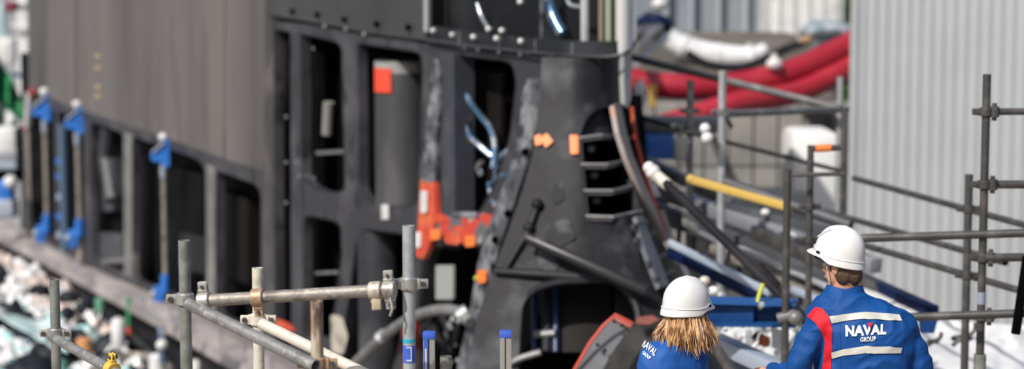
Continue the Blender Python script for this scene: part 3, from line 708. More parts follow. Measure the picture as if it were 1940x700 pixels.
# backdrop far left: yard buildings
wl2 = bpy.data.objects.new('wall_left', None); C.objects.link(wl2); wl2['kind'] = 'structure'; wl2.location = (-18, 62, -5)
bm = B(); box(bm, (-17, 62, 1), (16, .6, 13)); obj('cladding', bm, mat('shed_clad', (.45,.47,.48), .6, .0, (.3,.32,.33), .8, .45, .6), wl2, False)

# ================================================================== CLUTTER on the lower staging (bottom left)
bm = plate([(-260,400),(0,478),(100,532),(180,574),(260,640),(330,705),(420,790),(420,1000),(-260,1000)], [], zplane(-.7), .15, 90)
stg = obj('floor_staging', bm, M_dgrey, smooth=False); stg['kind'] = 'structure'
def crumple(bm, c, sx, sy, h, n=7, seed=0):
    g = [[None]*(n+1) for _ in range(n+1)]
    for i in range(n+1):
        for j in range(n+1):
            u = i/n - .5; v = j/n - .5
            z = h * max(0, (1 - (2*u)**2) * (1 - (2*v)**2)) * (1 + .9*noise.noise(Vector((u*7+seed, v*7, seed)))) + .02
            g[i][j] = bm.verts.new(Vector(c) + Vector((u*sx*(1+.3*noise.noise(Vector((v*5,seed,1)))), v*sy, z)))
    for i in range(n):
        for j in range(n): bm.faces.new((g[i][j], g[i+1][j], g[i+1][j+1], g[i][j+1]))
    return bm
clr = [('white', (.85,.85,.85)), ('cyan', (.45,.75,.78)), ('blush', (.75,.62,.56)), ('dark', (.05,.05,.06)), ('teal', (.1,.4,.33)), ('blue', (.08,.2,.4))]
zf = zplane(-.7)
def heap_bm(cnt, seed, flt, smin=.12, smax=.42):
    r = random.Random(seed); bm = B(); k = 0
    while k < cnt:
        x = r.uniform(-40, 330); y = r.uniform(455, 730)
        if not flt(x, y): continue
        k += 1
        c = zf(x, y + 6); s = r.uniform(smin, smax)
        e = Matrix.Rotation(r.uniform(0, 3), 3, 'Z') @ Matrix.Rotation(r.uniform(-.6, .6), 3, 'X')
        ty = r.random()
        if ty < .35: crumple(bm, c, s*1.6, s*1.6, s*.9, 6, r.uniform(0, 99))
        elif ty < .6: ball(bm, c + Vector((0,0,s*.3)), s*.4, 2, (1, r.uniform(.6,1.4), r.uniform(.5,1)), e)
        elif ty < .8: tube(bm, [c + Vector((0,0,s*.2)), c + Vector((r.uniform(-1,1)*s, r.uniform(-1,1)*s, s*.5))], s*.16, 8)
        else: box(bm, c + Vector((0,0,s*.25)), (s*.7, s*.5, s*.4), e, s*.05)
    return bm
line = lambda x: 478 + .50 * x
inz = lambda x, y: y > line(x) + 6 and x < 215 + (y - 640) * .8
for nm, m_, cnt, sd, lab, f_ in (
    ('packaging_heap', mat('glint_white', (.86,.87,.88), .22, .0, (.6,.63,.66), 5, .5, .6, .4, 6), 330, 3, 'heap of sunlit white plastic packaging on the low staging', inz),
    ('packaging_heap', mat('glint_blush', (.68,.56,.5), .3, .0, (.5,.42,.38), 5, .5, .6), 260, 5, 'pinkish beige scraps strewn below the deck edge', lambda x, y: inz(x, y) and y < line(x) + 70),
    ('packaging_heap', mat('glint_cyan', (.38,.68,.72), .22, .0, (.6,.8,.8), 5, .5, .6), 60, 8, 'pale cyan film scraps in the heap at bottom left', lambda x, y: inz(x, y) and y > line(x) + 70),
    ('packaging_heap', mat('scrap_dark', (.015,.018,.024), .5, spec=.2), 62, 11, 'dark scraps and boxes among the white packaging', inz),
    ('packaging_heap', mat('scrap_teal', (.04,.17,.14), .4, .0, (.05,.12,.25), 3, .5, .55), 45, 15, 'teal and blue scraps at the bottom left corner', lambda x, y: inz(x, y) and y > line(x) + 100 and x < 160)):
    q = obj(nm, heap_bm(cnt, sd, f_, *((.2,.5) if sd == 11 else (.06,.2) if sd == 5 else (.08,.26))), m_, None); tag(q, lab, 'debris', None, 'stuff')
# cyan lit sheet ribbon
rb = plate([(-40,556),(0,582),(50,602),(90,612),(130,640),(128,668),(86,650),(48,628),(0,606),(-40,590)], [], lambda px, py: zplane(-.35)(px, py) + Vector((0,0,.1*noise.noise(Vector((px*.06, py*.06, 0))))), .02, 14)
tag(obj('plastic_sheet', rb, mat('cyan_film', (.6,.82,.84), .2, .0, (.8,.88,.88), 3, .5, .6), None), 'shiny pale cyan plastic sheet lying across the bottom left heap', 'sheet')
def can(px, py, h, r, m_, label, name, cat, z=-.5, lid=None):
    c = zplane(z)(px, py); t = thing(name, label, cat, c)
    bm = B(); tube(bm, [c, c + Vector((0,0,h*.03)), c + Vector((0,0,h*.97)), c + Vector((0,0,h))], [r*.94, r, r, r*.9], 16); obj('body', bm, m_, t)
    bm = B(); tube(bm, [c + Vector((0,0,h)), c + Vector((0,0,h*1.06))], r*.5, 10); obj('cap', bm, lid or m_, t)
    return t
can(225, 662, .42, .1, M_white, 'white plastic canister on the dark hull side below the deck', 'canister', 'canister')
can(300, 716, .3, .12, M_white, 'white bucket at the bottom, left of the tall grey scaffold post', 'bucket', 'bucket')
can(378, 712, .2, .12, M_white, 'second white bucket, just right of the tall grey scaffold post', 'bucket', 'bucket')
can(160, 672, .22, .11, mat('pumpkin', (.7,.34,.15), .5), 'orange brown pot in the scrap heap right of the left post', 'pot', 'pot')
can(190, 590, .2, .08, mat('dimgreen', (.15,.35,.25), .5), 'small green bottle on the heap under the deck edge', 'bottle', 'bottle')
t = thing('hose_post', 'green and red banded stake by the white canister', 'stake', zplane(-.5)(246, 700))
c = zplane(-.5)(246, 700); zz = zplane(-.5)
pts = [P(246, 670, 31), P(245, 640, 31), P(244, 620, 31), P(244, 565, 31)]
for a, b, m_, nm in ((pts[0], pts[1], M_tubem, 'base'), (pts[1], pts[2], M_red, 'red_band'), (pts[2], pts[3], M_green, 'green_section')):
    bm = B(); tube(bm, [a, b], .035, 8); obj(nm, bm, m_, t)
t = thing('cable_coil', 'grey brown cable loop lying at the bottom under the deck', 'cable', zplane(-.6)(260, 700))
bm = B(); tube(bm, catmull([zplane(-.5)(x, y) for x, y in ((180,700),(215,682),(250,676),(290,680),(320,700),(330,720))]), .07, 10); obj('cable', bm, M_galvd, t)
t = thing('jack', 'blue and white hydraulic jack under the deck, left of the tall scaffold post', 'jack', P(308, 700, 27))
bm = B(); tube(bm, [P(306, 618, 27.5), P(308, 690, 27.5)], .05, 10); obj('column', bm, M_bhose, t)
bm = B(); ball(bm, P(307, 655, 27.4), .08, 2); obj('joint', bm, M_white, t)

# ================================================================== NEAR SCAFFOLDING (bottom left and centre)
def unit(a, b): return (b - a).normalized()
def coupler(parent, c, axis, m=None, side=None, r=.027, flip=1, lugs=(1,-1)):
    m = m or M_coup
    axis = axis.normalized(); side = (side or Vector((1,0,0))); side = (side - axis * side.dot(axis)).normalized(); nrm = axis.cross(side).normalized()
    R = Matrix((side, nrm, axis)).transposed()
    bm = B(); tube(bm, [c - axis*.024, c - axis*.02, c + axis*.02, c + axis*.024], [r*1.2, r*1.33, r*1.33, r*1.2], 18)
    for s in lugs:
        for q in (-.008, .008):
            box(bm, c + side * s * (r*1.3 + .018) + nrm*q*.9, (.046, .006, .036), R, .002)
        box(bm, c + side * s * (r*1.3 + .004), (.014, .03, .04), R, .003)
    co = obj('coupler', fix(bm), m, parent)
    bm = B()
    for s in lugs:
        k = c + side * s * (r*1.3 + .022)
        tube(bm, [k - nrm*.02, k + nrm*.02], .0075, 6); tube(bm, [k - nrm*.022, k - nrm*.014], .012, 6)
    obj('bolt', bm, M_tubed, co)
    return co
def down(p, z=PLZ): return Vector((p.x, p.y, z))
sc = thing('scaffold', 'foreground scaffold guard frame of grey, cream and rusty tubes clamped together', 'scaffold', down(P(560, 600, 8.4)))
R_ = .0242
def std(px, py, d, m, r=R_, nm='standard', parent=None, lab=None):
    a = P(px, py, d); bm = B(); tube(bm, [down(a) + Vector((0,0,.01)), a], r, 18, hollow=True); obj(nm, bm, m, parent or sc, label=lab); return a
A = std(349, 456, 8.4, M_galvol); Bp = std(774, 428, 8.25, M_galvb, lab='bright galvanised upright tube with a blue label'); Cc = std(488, 508, 9.0, M_cream, lab='cream painted upright tube'); D = std(600, 571, 8.0, M_rust, lab='rusty upright tube stub')
def at_std(p, px, py): # point on a vertical tube at a pixel row
    dirv = P(px, py, 1) - Vector((0,0,CAMZ)); k = p.y / dirv.y; return Vector((p.x, p.y, CAMZ + dirv.z * k))
la = at_std(A, 349, 567) + Vector((.06,-.05,0)); lb = at_std(Bp, 774, 545) + Vector((-.05,-.05,0))
bm = B(); tube(bm, [la, lb], R_, 18, hollow=True); obj('ledger', bm, M_galvd, sc)
coupler(sc, at_std(A, 349, 567), Vector((0,0,1)), lugs=(-1,)); coupler(sc, la + (lb-la)*.03, lb-la, side=Vector((0,0,1)), lugs=(1,))
coupler(sc, at_std(Bp, 774, 538), Vector((0,0,1))); coupler(sc, lb - (lb-la)*.03, lb-la, side=Vector((0,0,1)))
coupler(sc, la.lerp(lb, .9), lb-la, side=Vector((0,0,1)), lugs=(-1,), m=mat('coupler_beige', (.6,.54,.44), .5, .2, (.4,.34,.26), 30, .5, .6))
cc = la.lerp(lb, (488-375)/(745-375)); coupler(sc, cc, lb-la, M_coupb, side=Vector((0,0,1)), lugs=(-1,))
# grey brace running down to the right
b0 = at_std(A, 356, 572) + Vector((.02,-.055,0)); b1 = P(598, 694, 7.9)
bm = B(); tube(bm, [b0, b1], R_, 18, hollow=True); obj('brace', bm, M_galv, sc)
c0 = at_std(Cc, 494, 610) + Vector((.02,-.05,0)); c1 = P(760, 742, 8.5)
bm = B(); tube(bm, [c0, c1], R_, 18, hollow=True); obj('brace', bm, M_cream, sc, label='cream painted brace tube')
coupler(sc, at_std(Cc, 488, 606), Vector((0,0,1)), M_cream)
coupler(sc, at_std(D, 600, 689), Vector((0,0,1)), M_coupb)
lab_c = at_std(Bp, 776, 642)
bm = B(); tube(bm, [lab_c, lab_c + Vector((0,0,-.015))], .0252, 18); obj('cyan_tape', bm, mat('cyan_tape', (.02,.42,.6), .4), sc)
bm = B(); tube(bm, [lab_c + Vector((0,0,-.026)), lab_c + Vector((0,0,-.095))], .0252, 18); obj('blue_label', bm, M_bcap, sc)
bm = B()
for dz, w, h in ((-.032,.022,.004), (-.084,.022,.005)):
    box(bm, lab_c + Vector((0,-.0255,dz)), (w,.002,h))
box(bm, lab_c + Vector((.009,-.0248,-.058)), (.003,.003,.048))
obj('label_print', bm, M_white, sc, False)
bm = B(); box(bm, la.lerp(lb, .905) + Vector((0,-.02,-.05)), (.035,.006,.045), None, .003); obj('tag', bm, mat('tagc', (.55,.48,.33), .5), sc)
bm = B(); tube(bm, [lb + Vector((-.02,-.02,-.03)), lb + Vector((-.01,-.03,-.07)), lb + Vector((-.02,-.03,-.1))], .006, 6); obj('hook', bm, M_coup, sc)
# tube stub bottom
st2 = thing('tube_stub', 'short grey tube end just right of the blue capped ladder stile', 'tube', down(P(845, 676, 8.6)))
std(845, 676, 8.6, M_galvol, parent=st2, nm='tube')
bm = B(); tube(bm, [down(P(845,676,8.6)), down(P(845,676,8.6)) + Vector((0,0,.04))], .05, 16); obj('base_plate', bm, M_galvol, st2)
# left scaffold
sl = thing('scaffold', 'far left foreground scaffold post with a tube sloping down to the right', 'scaffold', down(P(103, 530, 10.2)))
E = std(103, 530, 10.2, M_galvol, parent=sl)
coupler(sl, at_std(E, 103, 632), Vector((0,0,1)))
e0 = at_std(E, 108, 636) + Vector((0,-.055,0)); e1 = P(240, 718, 9.6)
bm = B(); tube(bm, [e0, e1], R_, 18, hollow=True); obj('brace', bm, M_galv, sl)
coupler(sl, P(212, 700, 9.7), e1-e0, mat('coupler_yellow', (.75,.5,.08), .5), side=Vector((0,0,1)))
# ladder with blue caps
ld = thing('ladder', 'aluminium ladder whose two stile tops carry blue caps', 'ladder', down(P(885, 640, 8.5)))
for x, y in ((813,640),(958,638)):
    a = P(x, y, 8.6)
    bm = B()
    for dx in (-.02, .02): box(bm, (a.x + dx, a.y, (a.z + PLZ)/2), (.006, .06, a.z - PLZ), None, .001)
    box(bm, (a.x, a.y + .027, (a.z + PLZ)/2), (.04, .006, a.z - PLZ))
    box(bm, (a.x + .012, a.y - .027, (a.z + PLZ)/2), (.02, .006, a.z - PLZ))
    s_ = obj('stile', bm, M_alu, ld, False)
    bm = B(); box(bm, (a.x, a.y, a.z + .01), (.05, .068, .024), None, .003); obj('end_cap', bm, M_bcap, s_)
    bm = B(); box(bm, (a.x - .012, a.y - .0315, a.z - .12), (.016, .003, .25)); obj('label_strip', bm, M_bcap if x < 900 else M_alu, s_, False)
    if x < 900:
        bm = B(); box(bm, (a.x - .012, a.y - .0335, a.z - .12), (.006, .002, .16)); obj('label_print', bm, M_white, s_, False)
a = P(813, 640, 8.6); b = P(958, 638, 8.6)
for k in range(4):
    z = a.z - .32 - k*.28
    bm = B(); tube(bm, [(a.x, a.y, z), (b.x, b.y, z)], .016, 10); obj('rung', bm, M_alu, ld)

# ================================================================== RIGHT NEAR SCAFFOLD
sr = thing('scaffold', 'dark scaffold of posts and rails at the right in front of the corrugated wall', 'scaffold', down(P(1870, 600, 12)))
def bar(parent, p, q, r, m, nm='ledger'):
    bm = B(); tube(bm, [p, q], r, 14, hollow=True); return obj(nm, bm, m, parent)
G = P(1870, 141, 12); bm = B(); tube(bm, [down(G) + Vector((0,0,.3)), G], .0242, 16, hollow=True); obj('standard', bm, M_tubed, sr)
g0 = at_std(G, 1870, 672); bm = B(); tube(bm, [down(G), g0], .036, 16); obj('socket', bm, M_galvol, sr)
H_ = P(1836, 331, 13.5); bar(sr, down(H_), H_, .026, M_tubed, 'standard')
for (x0,y0,d0,x1,y1,d1) in ((1880,212,12.1,2010,211,12.1),(1862,350,12.1,2010,350,12.1),(1866,489,12.1,2010,487,12.1),
                            (1632,452,12.2,2010,440,12.0),(1710,602,12.1,2010,592,11.9)):
    bar(sr, P(x0,y0,d0), P(x1,y1,d1), .0242 if y0 != 212 else .02, M_tubed)
for (x0,y0,d0,x1,y1,d1) in ((1618,338,17,2010,446,13.4),(1560,400,17.5,1905,498,13.6),(1640,466,15,2010,574,12.9)):
    bar(sr, P(x0,y0,d0), P(x1,y1,d1), .023, M_tubed, 'brace')
for y in (212, 350, 489, 600):
    coupler(sr, at_std(G, 1870, y), Vector((0,0,1)), M_tubed, r=.029)
    c = at_std(G, 1884, y) + Vector((.045,-.01,0))
    bm = B(); tube(bm, [c - Vector((0,0,.05)), c + Vector((0,0,.05))], .014, 10); tube(bm, [c - Vector((0,0,.03)), c + Vector((0,0,.03))], .028, 10); obj('swivel', bm, M_tubed, sr)
coupler(sr, at_std(H_, 1836, 396), Vector((0,0,1)), M_tubed); coupler(sr, at_std(H_, 1836, 522), Vector((0,0,1)), M_tubed)
bm = B(); c = at_std(G, 1870, 570); tube(bm, [c + Vector((0,0,.05)), c - Vector((0,0,.02))], .026, 14); obj('pale_sticker', bm, mat('stick', (.3,.33,.42), .5), sr)
bm = B(); box(bm, P(1935, 560, 11.9), (.05,.03,.45), Matrix.Rotation(.12, 3, 'Y'), .005); q = obj('hanging_bag', bm, M_dark, None, origin=P(1935,560,11.9)); tag(q, 'black strap hanging from the rail at the right edge', 'strap')
# two dark posts left of the man
sm = thing('scaffold', 'pair of thin dark uprights between the two workers', 'scaffold', down(P(1500, 600, 13.2)))
J = P(1492, 321, 13.2); bar(sm, down(J), J, .0242, M_tubed, 'standard')
K = P(1536, 276, 14.4); bar(sm, down(K), K, .023, M_tubed, 'standard')
bar(sm, P(1537,282,14.4), P(1592,280,14.4), .022, M_tubed); bar(sm, P(1490,332,14.3), P(1600,330,14.3), .015, M_tubed)
bm = B(); tube(bm, [P(1546,282,14.36), P(1574,280,14.36)], .026, 12); obj('orange_tape', bm, M_orange, sm)
for y in (392, 455): coupler(sm, at_std(K, 1536, y), Vector((0,0,1)), M_tubed)
bm = B(); c = at_std(J, 1492, 602); tube(bm, [c - Vector((.05,0,.01)), c + Vector((.06,0,.02))], .035, 10); ball(bm, c + Vector((.06,-.02,0)), .05, 2); obj('coupler', bm, M_tubem, sm)

# ================================================================== RIGHT FAR SCAFFOLD
sf = thing('scaffold', 'grey scaffold with light posts in front of the red hoses', 'scaffold', Vector((P(1400,400,17).x, 17, -.35)))
Z0 = -.35
def std2(px, py, d, m, r=.027, y1=None):
    a = P(px, py, d); b = at_std(a, px, y1) if y1 else Vector((a.x, a.y, Z0))
    bar(sf, b, a, r, m, 'standard'); return a
s1 = std2(1308, 152, 18, M_tubem, .03); s2 = std2(1369, 134, 17, M_tubel, .032); s3 = std2(1592, 146, 19, M_tubel, .03, 430); s4 = std2(1601, 205, 17.5, M_tubed, .03)
for (x0,y0,d0,x1,y1,d1,r,m_) in ((1172,103,20.5,1592,206,18.8,.034,M_tubem),(1375,216,17,1605,207,18.6,.03,M_tubem),(1172,211,20.5,1300,246,18.0,.028,M_tubem),(1300,250,17.5,1600,326,18,.02,M_tubed),
                                 (1372,345,17,1612,428,16.4,.045,M_dgrey),(1385,240,17.3,1372,215,17,.02,M_tubem)):
    bar(sf, P(x0,y0,d0), P(x1,y1,d1), r, m_)
for s_, x, y in ((s2,1369,212),(s1,1308,250),(s1,1308,210)): coupler(sf, at_std(s_, x, y), Vector((0,0,1)), M_tubem, r=.034)
bm = B(); ball(bm, P(1340,262,16.9), .05, 2); ball(bm, P(1336,244,16.9), .045, 2); obj('white_bulb', bm, M_white, sf)
# yellow pole and white end pole
yp = thing('yellow_pole', 'yellow painted pole lying along the dark beam behind the workers', 'pole', P(1400, 365, 16.2))
bm = B(); beam(bm, P(1308,340,16.4), P(1498,394,15.6), .05, .06, .01); obj('pole', bm, M_yel, yp)
bm = B(); ball(bm, P(1309,340,16.4), .04, 2); obj('end_cap', bm, M_yel, yp)
mp = thing('strut_pole', 'thick black strut with a white end running down behind the woman', 'strut', P(1400, 480, 14.6))
for (p, q, r, m_, nm) in (((1262,348,15.2),(1560,640,13.8),.034,M_black,'strut'), ((1242,332,15.3),(1266,352,15.2),.044,M_cream,'white_sleeve')):
    bm = B(); tube(bm, [P(*p), P(*q)], r, 12); obj(nm, bm, m_, mp)
bm = B(); ball(bm, P(1237,326,15.3), .055, 2); ball(bm, P(1230,318,15.3), .045, 2); obj('ball_joint', bm, M_white, mp)
bm = B(); tube(bm, [P(1435,508,14.4), P(1470,545,14.3)], .045, 12); obj('collar', bm, M_brown, mp)
# long beams of the far gangway
M_slate = mat('slate_beam', (.2,.21,.25), .4, .1, (.3,.31,.35), 2, .45, .65)
gw = thing('gangway', 'gangway of long dark and pale blue beams sloping behind the two workers', 'gangway', P(1450, 520, 17))
for (p, q, w, h, m_) in (((1235,395,18.5),(1640,560,16),.1,.14,M_dgrey), ((1268,460,16.2),(1460,556,15.2),.04,.055,M_pale), ((1500,548,15.6),(1720,640,14.8),.04,.055,M_pale), ((1268,476,16.5),(1480,584,15.5),.05,.1,M_navy),
                         ((1300,420,18),(1720,610,16.2),.12,.07,M_tubem), ((1330,440,17.8),(1700,620,16),.1,.04,M_slate), ((1270,420,18.4),(1480,505,17.2),.1,.05,M_slate), ((1400,470,17),(1640,575,15.8),.06,.04,M_tubel), ((1240,360,19),(1660,505,16.5),.12,.12,M_slate), ((1360,388,18.2),(1625,458,16.9),.1,.08,M_dgrey),
                         ((1210,300,20),(1400,392,19),.1,.1,M_tubem), ((1430,440,17.3),(1740,590,15.4),.1,.12,M_tubed), ((1250,415,18.6),(1500,500,17),.1,.06,M_tubem),
                         ((1600,520,16.5),(1765,596,15),.12,.12,M_navy), ((1630,548,16),(1735,604,15),.12,.05,M_white), ((1350,470,17.5),(1560,566,16.3),.08,.07,M_galvd)):
    bm = B(); beam(bm, P(*p), P(*q), w, h, .01); obj('beam', bm, m_, gw)
for i in range(13):
    t_ = i/12; a = P(lerp(1290,1640,t_), lerp(400,548,t_), lerp(18.2,16,t_)); 
    bm = B(); tube(bm, [a, a + Vector((-.02, .05, -.35))], .022, 8); obj('baluster', bm, M_tubed, gw)
# fixtures around
for (x, y, r, m_) in ((1352,552,.045,M_white),(1366,560,.04,M_tubel),(1335,532,.04,M_cream),(1450,403,.04,M_white),(1500,450,.05,M_white)):
    bm = B(); ball(bm, P(x, y, 15.2 if x<1400 else 17.2), r, 2, (1,.8,.8)); obj('fitting', bm, m_, gw)
# blue beam
bb = thing('blue_beam', 'deep blue steel box beam right of the woman', 'beam', P(1410, 600, 13.6))
bm = B(); beam(bm, P(1330,590,13.6), P(1432,592,13.5), .16, .14, .008); obj('box_section', bm, M_blueb, bb)
bm = B(); beam(bm, P(1325,569,13.55), P(1510,574,13.4), .2, .018); obj('top_flange', bm, mat('flange_blue', (.012,.085,.3), .5), bb)
bm = B(); beam(bm, P(1325,612,13.55), P(1510,614,13.4), .2, .018); obj('bottom_flange', bm, M_blueb, bb)
bm = B(); beam(bm, P(1436,592,13.7), P(1505,594,13.6), .1, .13); obj('web', bm, M_blueb, bb)
ys = thing('strap', 'yellow green webbing strap hanging over the blue beam', 'strap', P(1441, 560, 13.3))
bm = B(); tube(bm, catmull([P(x, y, 13.4) for x, y in ((1446,538),(1440,555),(1436,572),(1442,586))]), .014, 6); obj('webbing', bm, mat('lime_strap', (.62,.66,.08), .5), ys)
bm = B(); ball(bm, P(1443,578,13.2), .022, 1, (1,.5,1)); obj('buckle', bm, M_pale, ys)
# white sheets with a red stain, behind the beam
def drape(pg, d, amp, f=.05, tilt=0.0, seed=0):
    return plate(pg, [], lambda px, py: P(px, py, d + tilt*(700-py) + amp*noise.noise(Vector((px*f, py*f, seed))) + amp*.5*noise.noise(Vector((px*f*2.3, py*f*2.3, seed+4)))), .02, 9)
q = obj('plastic_sheet', drape([(1345,640),(1375,622),(1420,612),(1455,606),(1500,610),(1528,640),(1520,690),(1480,680),(1430,668),(1385,660)], 14.2, .35, .05, .006), M_sheet, None)
tag(q, 'crumpled white plastic sheet below the blue beam between the two workers', 'sheet')
q = obj('rag', drape(rounded([(1436,640),(1452,636),(1460,648),(1452,658),(1438,654)], 4), 13.7, .1), mat('rust_rag', (.4,.12,.06), .7), None); tag(q, 'rusty red rag on the white sheet between the workers', 'rag')
q = obj('board', drape([(1462,622),(1490,628),(1490,664),(1462,660)], 13.6, .03), M_white, None); tag(q, 'small white board leaning on the crumpled sheet by the thin upright', 'board')
bm = B(); beam(bm, P(1340,640,13.9), P(1520,722,13.2), .12, .1, .01); q = obj('gutter_beam', bm, M_pale, None); tag(q, 'pale blue grey beam sloping down below the white sheet', 'beam')
bm = B(); beam(bm, P(1320,600,13.4), P(1395,720,12.8), .05, .05, .006); q = obj('kick_strut', bm, M_tubed, None); tag(q, 'thin dark strut slanting down right of the woman', 'strut')
# big white sheeting bottom right
q = obj('plastic_sheet', drape([(1640,560),(1700,590),(1760,606),(1850,612),(1990,620),(1990,780),(1640,780)], 16.5, .5, .012, .012), M_sheet, None)
tag(q, 'large white plastic sheeting heaped along the foot of the corrugated wall', 'sheet')
q = obj('blue_bracket', plate([(1744,600),(1778,602),(1770,632),(1748,632)], [], dface(14.2), .1, 20), M_blueb, None); tag(q, 'small blue bracket block under the rail right of the man', 'bracket')
for x, y, s in ((1822,642,1.0),(1768,648,.6)):
    bm = B(); ball(bm, P(x, y, 15.3), .06*s, 2, (1.4,.6,.5)); tube(bm, catmull([P(x-18*s,y+14*s,15.2), P(x,y,15.2), P(x+22*s,y-12*s,15.2), P(x+26*s,y-30*s,15.2)]), .014, 6)
    q = obj('cord', bm, M_tubed if s == 1 else M_galvd, None); tag(q, 'dark cord lying on the white sheeting near the right post' if s == 1 else 'brownish cord on the white sheeting beside the blue bracket', 'cord')
# bright white tank
wt = thing('white_tank', 'glaring white rounded tank behind the thin uprights', 'tank', Vector((P(1545,350,24).x, 24, -.35)))
bm = B(); a = yplane(24)(1500, 252); b = yplane(24)(1590, 440)
box(bm, ((a.x+b.x)/2, 24.5, (a.z+b.z)/2), (b.x-a.x, 1, a.z-b.z), None, .1); obj('body', bm, mat('tank_white', (.9,.9,.88), .4), wt)
bm = B(); box(bm, ((a.x+b.x)/2, 24.5, (b.z-.35)/2), (b.x-a.x-.1, .9, abs(b.z+.35)+.02)); obj('base', bm, M_white, wt)
# white boxes and odds behind far scaffold
for i, (x, y, d, w, h, m_, nm, lab) in enumerate(((1290,284,23,.16,.26,M_cream,'canister','cream canister on the bench just right of the sail'), (1240,275,24,.42,.3,M_blue,'tarpaulin','blue tarpaulin bundle right of the sail under the red hose'), (1245,400,20,.2,.5,M_blueb,'drum','dark blue drum right of the curved strip'),
        (1236,182,30.5,.12,.34,M_yel,'bag','mustard coloured bag hanging under the upper red hose'), (1212,180,25,.14,.26,M_white,'canister','white canister tucked beside the sail edge'), (1288,235,24,1.0,.16,M_tubem,'bench','grey bench top behind the scaffold rails'),
        (1440,365,32.8,2.0,.14,M_dgrey,'kerb','dark kerb beam in front of the concrete wall'), (1420,455,23,1.3,1.05,M_conc,'block','grey concrete block behind the light scaffold post'), (1400,410,22.71,.1,.2,mat('pinkish',(.6,.35,.32),.6),'bag','small pink bag in front of the grey block'),
        (1545,200,32.8,.5,.1,M_tubem,'plank','grey plank on the wall by the corner of the corrugated wall'))):
    c = P(x, y, d); bm = B(); box(bm, c, (w, min(w,.5), h), None, .03)
    if nm in ('canister','drum'): tube(bm, [c + Vector((0,0,h/2)), c + Vector((0,0,h/2+.05))], w*.25, 10)
    if nm in ('bag','tarpaulin'): ball(bm, c + Vector((0,0,h*.4)), w*.45, 2, (1,.8,.6))
    q = obj(nm, bm, m_, None, origin=c); tag(q, lab, nm)
# ================================================================== RED HOSES, WHITE ROLL
def hose(name, pts, r, m_, lab, cat):
    ps = catmull([P(*p) for p in pts], 10); t = thing(name, lab, cat, ps[0], 'red ventilation hoses' if 'red' in lab else None)
    bm = B(); tube(bm, ps, r, 20); obj('hose_body', bm, m_, t)
    for i in range(2, len(ps)-1, 5):
        bm = B(); d = (ps[i+1]-ps[i]).normalized(); tube(bm, [ps[i]-d*.01, ps[i]+d*.01], r*1.025, 20)
        obj('seam_band', bm, m_, t)
hose('ventilation_hose', [(1130,140,30.8),(1200,155,30.8),(1300,166,30.8),(1400,160,31),(1500,136,31.2),(1580,100,31.6),(1634,72,32)], .19, M_hosered, 'upper thick red ventilation hose rising to the right', 'hose')
hose('ventilation_hose', [(1150,262,29.8),(1215,250,29.9),(1300,226,30.1),(1400,194,30.4),(1500,178,30.9),(1580,144,31.3),(1634,112,31.8)], .17, M_hosered, 'lower thick red ventilation hose crossing beneath the upper one', 'hose')
hose('hose', [(1400,186,31),(1500,160,31.5),(1560,134,32),(1634,96,32.4)], .1, mat('dark_red_hose', (.3,.01,.03), .5), 'thinner dark red hose between the two thick red ones', 'hose')
ws_ = catmull([P(x, y, 40) for x, y in ((1262,66),(1285,84),(1320,98),(1360,106),(1400,108),(1430,104),(1452,92))], 8)
t = thing('tarpaulin_roll', 'white rolled tarpaulin sagging below the grey building', 'tarpaulin', ws_[0])
bm = B(); tube(bm, ws_, [.12 + .12*math.sin(math.pi*min(1, .15+.85*i/(len(ws_)-1))) for i in range(len(ws_))], 16, ); obj('roll', bm, M_sheet, t)
for i in (10, 24, 38):
    bm = B(); d = (ws_[i+1]-ws_[i]).normalized(); tube(bm, [ws_[i]-d*.03, ws_[i]+d*.03], .25, 16); obj('strap', bm, M_sheet, t)
hose('cable', [(1300,100,38),(1340,122,38),(1400,128,38),(1450,112,38),(1490,92,38),(1520,82,37)], .08, M_black, 'black cable looping under the white tarpaulin roll', 'cable')
for i, (x, y, d, r, m_, nm, lab) in enumerate(((1467,122,30.9,.12,M_white,'lamp','round white lamp globe above the upper red hose'), (1555,62,36,.3,mat('bluegreytarp',(.25,.31,.35),.5,.0,(.45,.5,.54),3,.5,.6),'tarpaulin','blue grey crumpled tarpaulin above the red hoses'),
        (1590,66,37,.28,mat('tarp_dark',(.16,.2,.22),.5),'tarpaulin','dark slate tarpaulin beside the corrugated wall top'), (1526,76,35.4,.1,mat('tan',(.4,.25,.14),.6),'bag','small tan bag at the left of the blue grey tarpaulin'),
        (1236,46,38,.26,M_navy,'tarpaulin','navy tarpaulin bundle right of the white sail edge'), (1222,62,36,.2,M_dgrey,'bundle','dark bundle of netting below the navy tarpaulin'), (1250,8,36,.14,M_white,'lamp','white lamp at the top just right of the sail'))):
    c = P(x, y, d); bm = B(); ball(bm, c, r, 3, (1.3 if nm != 'lamp' else 1, 1, .8))
    if nm != 'lamp':
        for v in bm.verts: v.co += (v.co - c) * .5 * noise.noise(v.co * 5)
    else: tube(bm, [c + Vector((0,0,r*.7)), c + Vector((0,0,r*1.3))], r*.4, 10)
    q = obj(nm, bm, m_, None, origin=c); tag(q, lab, nm)
for k, ((x0,y0,x1,y1), lab) in enumerate((((1205,120,1262,70),'pale pole leaning up to the right beside the sail edge'), ((1205,96,1250,52),'second pale pole, above the leaning one by the sail edge'))):
    bm = B(); tube(bm, [P(x0,y0,30), P(x1,y1,33)], .06, 10); q = obj('leaning_pole', bm, M_tubel if k == 0 else M_tubem, None); tag(q, lab, 'pole')
